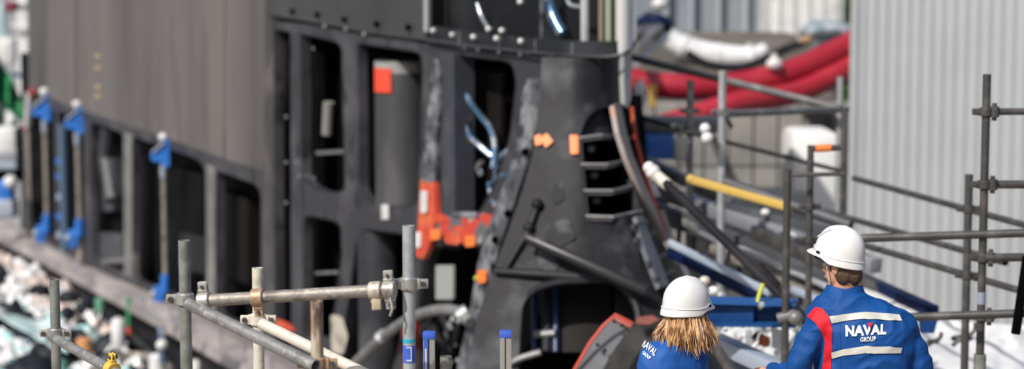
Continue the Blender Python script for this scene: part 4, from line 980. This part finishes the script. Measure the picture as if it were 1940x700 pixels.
# shrubs
def shrub(px, py, d, r, lab, seed):
    rr = random.Random(seed); c = P(px, py, d); t = thing('shrub', lab, 'shrub', Vector((c.x, c.y, c.z - r*1.2)))
    bm = B(); tube(bm, [c - Vector((0,0,r*1.2)), c + Vector((0,0,r*.4))], .04, 6); obj('stem', bm, M_brown, t)
    bm = B()
    for _ in range(500):
        v = Vector((rr.gauss(0,1), rr.gauss(0,1), rr.gauss(0,1))).normalized() * r * rr.uniform(.4,1); v.z *= 1.3
        p = c + v; a = Vector((rr.gauss(0,1), rr.gauss(0,1), rr.gauss(0,1))).normalized()*.07; b = a.cross(Vector((rr.random(), rr.random(), 1))).normalized()*.035
        bm.faces.new([bm.verts.new(p-a), bm.verts.new(p+b), bm.verts.new(p+a), bm.verts.new(p-b)])
    obj('foliage', bm, mat('leaf', (.08,.17,.03), .6, .0, (.2,.32,.06), 3, .4, .6), t, False, kind='stuff')
shrub(1604, 4, 50, .55, 'bright green shrub top at the upper left corner of the corrugated wall', 1)
shrub(1608, 170, 34, .2, 'dark green shrub squeezed beside the corrugated wall behind the grey post', 2)
shrub(1608, 232, 34, .2, 'dark green lower shrub by the wall corner, below the taller one', 3)

# ================================================================== PEOPLE
def cap_bm(bm, p0, r0, p1, r1, seg=16, n=5):
    p0 = Vector(p0); p1 = Vector(p1); d = (p1-p0).normalized()
    pts = []; rs = []
    for i in range(n): a = -math.pi/2 + .25 + i*(math.pi/2-.25)/n; pts.append(p0 + d*math.sin(a)*r0); rs.append(math.cos(a)*r0)
    pts.append(p0); rs.append(r0); pts.append(p1); rs.append(r1)
    for i in range(1, n+1): a = i*(math.pi/2-.25)/n; pts.append(p1 + d*math.sin(a)*r1); rs.append(math.cos(a)*r1)
    tube(bm, pts, rs, seg); return bm
def loft(bm, rings, seg=28):
    """rings: (center, half width vector, half depth vector)"""
    R = []
    for c, w, h in rings:
        R.append([bm.verts.new(Vector(c) + w*math.copysign(abs(math.cos(2*math.pi*j/seg))**.85, math.cos(2*math.pi*j/seg)) + h*math.sin(2*math.pi*j/seg)) for j in range(seg)])
    for a, b in zip(R, R[1:]):
        for j in range(seg): bm.faces.new((a[j], a[(j+1) % seg], b[(j+1) % seg], b[j]))
    bm.faces.new(R[0]); bm.faces.new(R[-1]); return bm
def bake(bm, voxel=.01, smooth=4, fold=None):
    fix(bm); me = bpy.data.meshes.new('tmp'); bm.to_mesh(me); bm.free()
    o = bpy.data.objects.new('tmp', me); C.objects.link(o)
    m = o.modifiers.new('r', 'REMESH'); m.mode = 'VOXEL'; m.voxel_size = voxel
    s = o.modifiers.new('s', 'SMOOTH'); s.iterations = smooth; s.factor = .6
    bpy.context.view_layer.update(); dg = bpy.context.evaluated_depsgraph_get()
    me2 = bpy.data.meshes.new_from_object(o.evaluated_get(dg)); bpy.data.objects.remove(o)
    out = B(); out.from_mesh(me2); bpy.data.meshes.remove(me2); out.normal_update()
    if fold:
        mv = [(v, v.normal.copy() * fold(v.co, v.normal)) for v in out.verts]
        for v, q in mv: v.co += q
        out.normal_update()
    return out
CO = Vector((0,0,CAMZ))
def project(px, py, bvh, off=.005):
    d = (P(px, py, 1) - CO).normalized(); h = bvh.ray_cast(CO, d)
    if h[0] is None: return P(px, py, 10.2)
    return h[0] + h[1] * off * (1 if h[1].dot(d) < 0 else -1)
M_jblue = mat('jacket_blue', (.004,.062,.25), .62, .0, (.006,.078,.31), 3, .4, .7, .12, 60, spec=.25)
M_jred = mat('jacket_red', (.68,.015,.03), .6, .0, (.55,.012,.025), 4, .4, .7, .1, 60, spec=.25)
M_refl = mat('reflective_tape', (.62,.61,.56), .4, .0, (.5,.5,.47), 12, .4, .7)
M_print = mat('white_print', (.85,.87,.9), .5)
M_helm = mat('helmet_white', (.8,.8,.8), .28, coat=.4)
M_skinp = mat('skin', (.62,.33,.22), .5, .0, (.5,.25,.17), 6, .45, .7)
M_hairm = mat('brown_hair', (.05,.028,.018), .5, .0, (.1,.06,.035), 14, .4, .6, .5, 60, (1,1,.35))
M_hairw = mat('golden_hair', (.24,.11,.045), .4, .0, (.72,.45,.22), 42, .44, .56, .3, 60, (1,1,.1), spec=.6)
M_trou = mat('work_trousers', (.006,.03,.12), .7)
M_shoe = mat('black_boot', (.02,.02,.02), .5)
def folds(amp, fx=(9,9,16), seed=0):
    def f(co, n):
        v = Vector((co.x*fx[0], co.y*fx[1], co.z*fx[2])) + Vector((seed,0,0))
        w = noise.noise(v * .35) * 1.5
        a = 1 - abs(noise.noise(v + Vector((w, w, 0)))) * 2.2
        return amp * (a - .35) + amp*.5*noise.noise(v*.5)
    return f
def helmet(parent, c, fwd, up, s=1.0, ridge=True):
    """c = centre of the rim, fwd = where the visor points"""
    fwd = fwd.normalized(); up = (up - fwd*up.dot(fwd)).normalized(); left = up.cross(fwd)
    W = lambda x, y, z: c + (fwd*x + left*y + up*z) * s
    bm = B(); NA = 64; prof = []
    for i in range(13):
        t = i / 12 * math.pi/2; prof.append((math.sin(t)**.86, .15*math.cos(t)**.84, 0))
    rings = []
    for i, (r, z, _) in enumerate(prof[1:]):
        ring = []
        for j in range(NA):
            th = 2*math.pi*j/NA; ct, st = math.cos(th), math.sin(th)
            a, b = .137*r, .112*r
            zz = z
            # central raised ridge
            if ridge: zz += .008 * math.exp(-(b*st/.035)**4) * (1 if r > .05 else 1) * max(0, 1-r**6)
            ring.append((a*ct, b*st, zz))
        rings.append(ring)
    # step band and rim
    for (k, z0, dz) in ((1.0, -.004, 0), (1.035, -.008, 0), (1.045, -.028, 0), (1.065, -.04, 0)):
        ring = []
        for j in range(NA):
            th = 2*math.pi*j/NA; ct, st = math.cos(th), math.sin(th)
            fr = max(0, ct)
            u_ = min(1, max(0, (ct + .05)/.5)); lift = .022 * u_*u_*(3-2*u_) * (1 if k > 1.04 else .45)
            x = .137*k*ct; y = .112*k*st; z = z0 + lift
            if k >= 1.045:
                vis = max(0, (fr - .45)/.55)**.8
                amt = {1.045: .016, 1.065: .036}[k]
                x += amt*vis; z += (.008 if k == 1.045 else .004)*vis
                bk = max(0, -ct); x -= .006*bk; z -= .004*bk
            ring.append((x, y, z))
        rings.append(ring)
    topv = bm.verts.new(W(0, 0, .155 + .008))
    R = [[bm.verts.new(W(*p)) for p in ring] for ring in rings]
    for j in range(NA): bm.faces.new((topv, R[0][j], R[0][(j+1) % NA]))
    for a, b in zip(R, R[1:]):
        for j in range(NA): bm.faces.new((a[j], b[j], b[(j+1) % NA], a[(j+1) % NA]))
    fix(bm)
    inn = B()
    sh = obj('helmet', bm, M_helm, parent)
    md = sh.modifiers.new('thickness', 'SOLIDIFY'); md.thickness = .004; md.offset = -1
    sb = sh.modifiers.new('smooth', 'SUBSURF'); sb.levels = 1; sb.render_levels = 1
    bm = B()
    for sd in (1, -1):
        for (th, r, z) in ((1.0*sd, 1.055, .006), (.4*sd, .58, .112)):
            p = W(.137*r*math.cos(th), .112*r*math.sin(th), z); tdir = (fwd*(-math.sin(th)*.137) + left*(math.cos(th)*.112)).normalized()
            beam(bm, p - tdir*.011, p + tdir*.011, .008, .008)
    obj('vent_slot', bm, M_dark, sh)
    bm = B(); pts = [W(.137*.9*math.cos(2*math.pi*j/40), .112*.9*math.sin(2*math.pi*j/40), -.03) for j in range(41)]
    tube(bm, pts, .009, 8, cap=False); obj('headband', bm, mat('harness', (.02,.022,.04), .6), sh)
    # raised visor ledge line
    bm = B(); tube(bm, [W(.137*1.03*math.cos(t), .112*1.03*math.sin(t), .02*math.cos(t)+.004) for t in [x*.1 for x in range(-11, 12)]], .003, 6); obj('rim_bead', bm, M_helm, sh)
    bm = B(); tube(bm, [W(.137*1.035*math.cos(t*.1), .112*1.035*math.sin(t*.1), -.003 + .01*min(1, max(0, (math.cos(t*.1)+.05)/.5))) for t in range(0, 64)], .0022, 6, cap=False); obj('step_bead', bm, M_helm, sh)
    for q in (1, -1):
        bm = B(); tube(bm, [W(.118 - .3*k*.1, .05*q + .012*q*math.sin(k), .075 + .06*math.sin(k*.55)) for k in [i*.3 for i in range(9)]], .0028, 6); obj('crown_ridge', bm, M_helm, sh)
    return sh, W
def hand(parent, wrist, d, up, s=1.0, side=1):
    """relaxed hand: palm plus five curled fingers"""
    d = d.normalized(); up = (up - d*up.dot(d)).normalized(); lat = d.cross(up) * side
    bm = B(); k = s
    for j in range(4): cap_bm(bm, wrist, .022*k, wrist + d*.085*k + lat*(.03-.02*j)*k, .012*k, 10, 3)
    for j, L in enumerate((.07, .08, .075, .058)):
        b0 = wrist + d*.085*k + lat*(.032-.021*j)*k; b1 = b0 + (d*.8 - up*.45)*L*.45*k; b2 = b1 + (d*.3 - up*.9)*L*.35*k; b3 = b2 + (-d*.2 - up*.9)*L*.25*k
        cap_bm(bm, b0, .0095*k, b1, .009*k, 10, 3); cap_bm(bm, b1, .009*k, b2, .008*k, 10, 3); cap_bm(bm, b2, .008*k, b3, .0072*k, 10, 3)
    t0 = wrist + d*.03*k + lat*.03*k; t1 = t0 + (d*.5 + lat*.7 - up*.3)*.04*k; t2 = t1 + (d*.85 + lat*.1 - up*.5)*.035*k
    cap_bm(bm, t0, .014*k, t1, .011*k, 10, 3); cap_bm(bm, t1, .011*k, t2, .009*k, 10, 3)
    return obj('hand', bake(bm, .004, 2), M_skinp, parent)
def person_head(c, fwd, s=1.0, neck=None, ear=1):
    """c = head centre (eye level)"""
    fwd = fwd.normalized(); up = Vector((0,0,1)); left = up.cross(fwd)
    W = lambda x, y, z: c + (fwd*x + left*y + up*z) * s
    Rm = Matrix((fwd, left, up)).transposed()
    bm = B()
    ball(bm, W(-.012, 0, .03), s, 3, (.098,.077,.092), Rm)
    ball(bm, W(.02, 0, -.035), s, 3, (.068,.06,.08), Rm)
    ball(bm, W(.045, 0, -.085), s, 2, (.032,.032,.025), Rm)            # chin
    cap_bm(bm, W(.09, 0, 0), .007*s, W(.105, 0, -.03), .013*s)          # nose
    cap_bm(bm, W(.085, .015, -.062), .007*s, W(.085, -.015, -.062), .007*s)
    for q in (1, -1):
        ball(bm, W(-.008, .078*q, -.008), s, 2, (.02,.009,.032), Rm)    # ears
        ball(bm, W(.072, .03*q, -.02), s, 2, (.02,.02,.018), Rm)        # cheek
    cap_bm(bm, W(-.03, 0, -.05), .056*s, neck, .062*s)
    return W, Rm, bm
def face_parts(root, W, Rm, s):
    for q in (1, -1):
        bm = B(); ball(bm, W(.078, .031*q, .002), .0115*s, 2); e = obj('eye', bm, M_print, root)
        bm = B(); ball(bm, W(.087, .031*q, .002), .005*s, 1); obj('iris', bm, M_dark, e)
        bm = B(); tube(bm, [W(.088, .018*q, .022), W(.088, .032*q, .026), W(.08, .046*q, .021)], .003*s, 6); obj('eyebrow', bm, M_hairm, root)
    bm = B(); tube(bm, [W(.088, .022, -.06), W(.095, 0, -.058), W(.088, -.022, -.06)], .004*s, 6); obj('lips', bm, mat('lips', (.5,.16,.13), .5), root)

# ---- man
DM = 10.2; mpp = DM / F
def Mn(px, py, dd=0): return P(px, py, DM + dd)
man = thing('person', 'worker in blue and red jacket and white helmet seen from behind, hand on hip', 'person', Vector((Mn(1628,700).x, Mn(1628,700).y, PLZ)))
X = Vector((1,0,0)); Yv = Vector((0,1,0))
rot = Matrix.Rotation(math.radians(-12), 3, 'Z'); wx = rot @ X; wy = rot @ Yv
tors = [(1602,548,36,.075,.02),(1604,560,46,.085,.015),(1612,572,70,.098,.01),(1622,586,92,.11,.005),(1630,604,104,.122,0),(1634,630,104,.13,0),(1636,665,99,.13,0),(1636,700,92,.125,0),(1634,740,84,.12,0),(1632,790,86,.125,0),(1632,830,84,.125,0)]
bm = B(); loft(bm, [(Mn(x, y, dd), wx*w*mpp, wy*h) for x, y, w, h, dd in tors])
cap_bm(bm, Mn(1562,606,.0), .072, Mn(1522,668,-.02), .064); cap_bm(bm, Mn(1522,668,-.02), .064, Mn(1508,712,-.01), .056); cap_bm(bm, Mn(1508,712,-.01), .056, Mn(1466,704,.18), .044)
cap_bm(bm, Mn(1702,612,.0), .07, Mn(1728,655,-.02), .064); cap_bm(bm, Mn(1728,655,-.02), .064, Mn(1744,692,-.02), .06); cap_bm(bm, Mn(1744,692,-.02), .058, Mn(1706,744,.13), .042)
jk = bake(bm, .0085, 5, folds(.0105, (9,9,12), 3.1))
bvh = BVHTree.FromBMesh(jk)
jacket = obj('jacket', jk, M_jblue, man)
# collar
bm = B(); rings = []
for i, (y, w, h) in enumerate(((566,44,.085),(556,41,.08),(546,36,.072),(541,34,.068),(546,32,.064))):
    cx = 1596 + (566-y)*.15
    rings.append((Mn(cx, y, .02), wx*w*mpp, wy*h))
seg = 32; Rr = []
for k, (c, w, h) in enumerate(rings):
    Rr.append([bm.verts.new(c + w*math.cos(2*math.pi*j/seg) + h*math.sin(2*math.pi*j/seg) + Vector((0,0,.006*math.sin(3*2*math.pi*j/seg+k)))) for j in range(seg)])
for a, b in zip(Rr, Rr[1:]):
    for j in range(seg): bm.faces.new((a[j], a[(j+1) % seg], b[(j+1) % seg], b[j]))
obj('collar', bm, M_jblue, jacket)
def patch(pg, m_, name, bvh, parent, off=.004, step=5, lab=None):
    b_ = plate(pg, [], lambda px, py: project(px, py, bvh, off), 0, step); return obj(name, b_, m_, parent, label=lab)
patch([(1530,600),(1545,583),(1558,585),(1570,600),(1577,625),(1577,660),(1574,712),(1556,712),(1562,670),(1563,650),(1556,630),(1545,612)], M_jred, 'red_shoulder_panel', bvh, jacket, .004)
patch([(1572,601),(1600,596),(1640,593),(1680,595),(1704,598),(1709,609),(1680,608),(1640,605),(1600,609),(1576,613)], M_refl, 'reflective_stripe', bvh, jacket, .006)
patch([(1575,668),(1600,662),(1640,657),(1680,657),(1708,659),(1706,670),(1680,670),(1640,670),(1600,674),(1577,680)], M_refl, 'reflective_stripe', bvh, jacket, .006)
def text_mesh(body, size_px, x0, y0, slope, width, bvh, parent, m_, off=.007, bold=.02, skew=(0, 0), name='lettering'):
    cu = bpy.data.curves.new('txt', 'FONT'); cu.body = body; cu.size = 1; cu.offset = bold; cu.space_character = 1.08; cu.resolution_u = 3
    o = bpy.data.objects.new('txt', cu); C.objects.link(o); bpy.context.view_layer.update()
    me = bpy.data.meshes.new_from_object(o.evaluated_get(bpy.context.evaluated_depsgraph_get())); bpy.data.objects.remove(o)
    b_ = B(); b_.from_mesh(me); bpy.data.meshes.remove(me)
    xs = [v.co.x for v in b_.verts]; ys = [v.co.y for v in b_.verts]; mn, mx, hy = min(xs), max(xs), max(ys)
    bmesh.ops.triangulate(b_, faces=b_.faces[:]); bmesh.ops.subdivide_edges(b_, edges=b_.edges[:], cuts=1)
    for v in b_.verts:
        u = (v.co.x - mn) / (mx - mn) * width; w = v.co.y / hy * size_px
        v.co = project(x0 + u + w*skew[0], y0 - w + u*slope + u*skew[1], bvh, off)
    b_.normal_update(); flip = [f for f in b_.faces if f.normal.dot(CO - f.calc_center_median()) < 0]
    for f in flip: f.normal_flip()
    return obj(name, b_, m_, parent, False)
text_mesh('NAVAL', 19, 1602, 637, -.04, 77, bvh, jacket, M_print, bold=.05)
text_mesh('GROUP', 7.5, 1630, 647, -.03, 29, bvh, jacket, M_print, bold=.045)
patch([(1643,614),(1654,613),(1649,623)], M_jred, 'red_emblem', bvh, jacket, .009, 4)
# seams on the back
for pts in ([(1592,600),(1592,640),(1594,700)], [(1718,604),(1712,640),(1708,700)]):
    bm = B(); tube(bm, [project(x, y, bvh, .001) for x, y in catmull([(a, b, 0) for a, b in pts], 8) and [(v.x, v.y) for v in catmull([(a, b, 0) for a, b in pts], 8)]], .0018, 5); obj('seam', bm, mat('seam_navy', (.004,.04,.2), .7), jacket)
fm = Vector((-.74, .67, 0))
hc = Mn(1596, 504, .02)
W, Rm, bm = person_head(hc, fm, 1.0, Mn(1600, 552, .03))
hd = obj('head', bake(bm, .005, 3), M_skinp, man); face_parts(man, W, Rm, 1.0)
bm = B(); ball(bm, W(-.018, 0, .008), 1.0, 3, (.09,.079,.075), Rm)
for q in (1,-1): ball(bm, W(-.035, .045*q, -.035), 1.0, 2, (.045,.036,.055), Rm)
ball(bm, W(-.06, 0, -.04), 1.0, 2, (.05,.05,.055), Rm)
obj('hair', bake(bm, .006, 2, lambda co, n: .003*noise.noise(co*60)), M_hairm, man)
upm = Vector((.06, -.02, 1)).normalized()
helmet(man, Mn(1590, 484, .02), Vector((-.84,.54,.17)), Vector((.2,-.1,1)), .925)
bm = B(); tube(bm, [W(.05,.082,.05), W(.03,.08,-.03), W(.03,.06,-.09)], .003, 6); obj('chin_strap', bm, M_cream, man)
# legs
bm = B()
hips = Mn(1632, 800); 
for q in (-1, 1):
    hp_ = hips + wx*.09*q; kn = hp_ + Vector((0,.03,-.42)); fo_ = Vector((kn.x + .02*q, kn.y + .02, PLZ + .1))
    cap_bm(bm, hp_, .095, kn, .065); cap_bm(bm, kn, .065, fo_, .05)
loft(bm, [(Mn(1632,780), wx*.17, wy*.12), (Mn(1632,830), wx*.18, wy*.125)])
obj('trousers', bake(bm, .012, 4), M_trou, man)
for q in (-1, 1):
    hp_ = hips + wx*.09*q; f0 = Vector((hp_.x + .02*q, hp_.y + .05, PLZ + .055)); bm = B()
    cap_bm(bm, f0, .05, f0 + Vector((-.05,.17,-.015)), .038); cap_bm(bm, f0 + Vector((0,0,0)), .05, f0 + Vector((0,0,.1)), .055); obj('boot', bake(bm, .01, 2), M_shoe, man)
hand(man, Mn(1706,744,.13), Mn(1680,752,.16) - Mn(1706,744,.13), Vector((0,0,1)), 1.0, 1)
hand(man, Mn(1466,704,.18), Mn(1440,700,.24) - Mn(1466,704,.18), Vector((0,0,1)), 1.0, -1)

# ---- woman
DW = 10.0; wpp = DW / F
def Wn(px, py, dd=0): return P(px, py, DW + dd)
wom = thing('person', 'woman with golden shoulder length hair, blue jacket and white helmet facing away', 'person', Vector((Wn(1278,700).x, Wn(1278,700).y, PLZ)))
rw = Matrix.Rotation(math.radians(28), 3, 'Z'); ax = rw @ X; ay = rw @ Yv
bm = B(); loft(bm, [(Wn(x, y, dd), ax*w*wpp, ay*h) for x, y, w, h, dd in [(1290,626,24,.06,.02),(1286,640,36,.075,.01),(1280,652,56,.09,0),(1276,668,70,.1,0),(1274,690,76,.108,0),(1274,730,72,.108,0),(1276,790,62,.1,0),(1276,850,68,.11,0),(1276,900,66,.11,0)]])
cap_bm(bm, Wn(1238,672,-.03), .056, Wn(1226,760,-.05), .05); cap_bm(bm, Wn(1226,760,-.05), .048, Wn(1270,800,.14), .038)
cap_bm(bm, Wn(1316,678,.08), .056, Wn(1336,765,.1), .05); cap_bm(bm, Wn(1336,765,.1), .048, Wn(1330,800,.26), .038)
jw = bake(bm, .0085, 5, folds(.007, (11,11,13), 8.8)); bvw = BVHTree.FromBMesh(jw)
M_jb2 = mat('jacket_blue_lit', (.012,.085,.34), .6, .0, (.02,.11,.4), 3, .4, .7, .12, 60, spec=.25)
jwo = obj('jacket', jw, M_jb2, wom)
text_mesh('NAVAL', 11, 1216, 656, .85, 24, bvw, jwo, M_print, bold=.03, skew=(.55, 0))
text_mesh('GROUP', 5, 1218, 672, .85, 13, bvw, jwo, M_print, bold=.03, skew=(.55, 0))
fw = Vector((.8, .6, -.08)); hw_ = Wn(1303, 598, .02)
W2, Rm2, bm = person_head(hw_, fw, .95, Wn(1292, 646, .04))
obj('head', bake(bm, .005, 3), M_skinp, wom); face_parts(wom, W2, Rm2, .95)
upw = Vector((-.16, -.12, 1)).normalized()
helmet(wom, Wn(1300, 580, .02), Vector((.8,.6,-.02)), upw, .9)
# hair: locks falling from under the rim
hb = B(); rh = random.Random(4)
f2 = Vector((fw.x, fw.y, 0)).normalized(); l2 = Vector((0,0,1)).cross(f2)
for i in range(760):
    a = math.radians(rh.uniform(48, 312)); ct, st = math.cos(a), math.sin(a)
    inn = rh.uniform(.66, 1.0)
    p0 = hw_ + (f2*(-.01 + .095*ct*inn) + l2*.08*st*inn) + Vector((0,0,.03))
    cl = noise.noise(Vector((a*5, 1, 2))); cl2 = noise.noise(Vector((a*4, 7, 5)))
    L = (.17 + .035*cl + rh.uniform(-.035,.025)) * (1.0 if ct < .3 else .92); out = Vector((f2.x*ct + l2.x*st, f2.y*ct + l2.y*st, 0)); tan = Vector((-out.y, out.x, 0))
    fl = .03 + .035*cl2 + rh.uniform(-.015,.03)
    sw = tan * (cl*.045 + rh.gauss(0,.012))
    p1 = p0 + out*.02*rh.uniform(.5,1.2) - Vector((0,0,L*.35)); p2 = p0 + out*(.028 + fl*.5) + sw*.45 - Vector((0,0,L*.7)); p3 = p0 + out*(.02+fl) + sw - Vector((0,0,L))
    w = rh.uniform(.0018, .0045)
    tube(hb, catmull([p0, p1, p2, p3], 3), [w, w*1.2, w*1.35, w*1.4, w*1.35, w*1.2, w, w*.8, w*.5, w*.15], 4)
obj('hair', hb, M_hairw, wom)
bm = B(); ball(bm, hw_ + Vector((0,0,.0)) - f2*.012, 1.0, 3, (.09,.078,.1), Rm2); ball(bm, hw_ + Vector((0,0,-.08)) - f2*.03, 1.0, 3, (.075,.078,.06), Rm2); obj('hair_base', bake(bm, .008, 2), M_hairw, wom)
bm = B(); hips = Wn(1276, 860)
for q in (-1, 1):
    hp_ = hips + ax*.08*q; kn = hp_ + Vector((0,.03,-.34)); fo_ = Vector((kn.x, kn.y + .02, PLZ + .1))
    cap_bm(bm, hp_, .088, kn, .058); cap_bm(bm, kn, .058, fo_, .045)
obj('trousers', bake(bm, .012, 4), M_trou, wom)
for q in (-1, 1):
    hp_ = hips + ax*.08*q; f0 = Vector((hp_.x, hp_.y + .05, PLZ + .05)); bm = B()
    cap_bm(bm, f0, .045, f0 + Vector((.06,.14,-.012)), .034); cap_bm(bm, f0, .045, f0 + Vector((0,0,.1)), .05); obj('boot', bake(bm, .01, 2), M_shoe, wom)
hand(wom, Wn(1270,800,.14), Vector((.8,.5,0)), Vector((0,0,1)), .9, 1)
hand(wom, Wn(1330,800,.26), Vector((.7,.7,0)), Vector((0,0,1)), .9, -1)
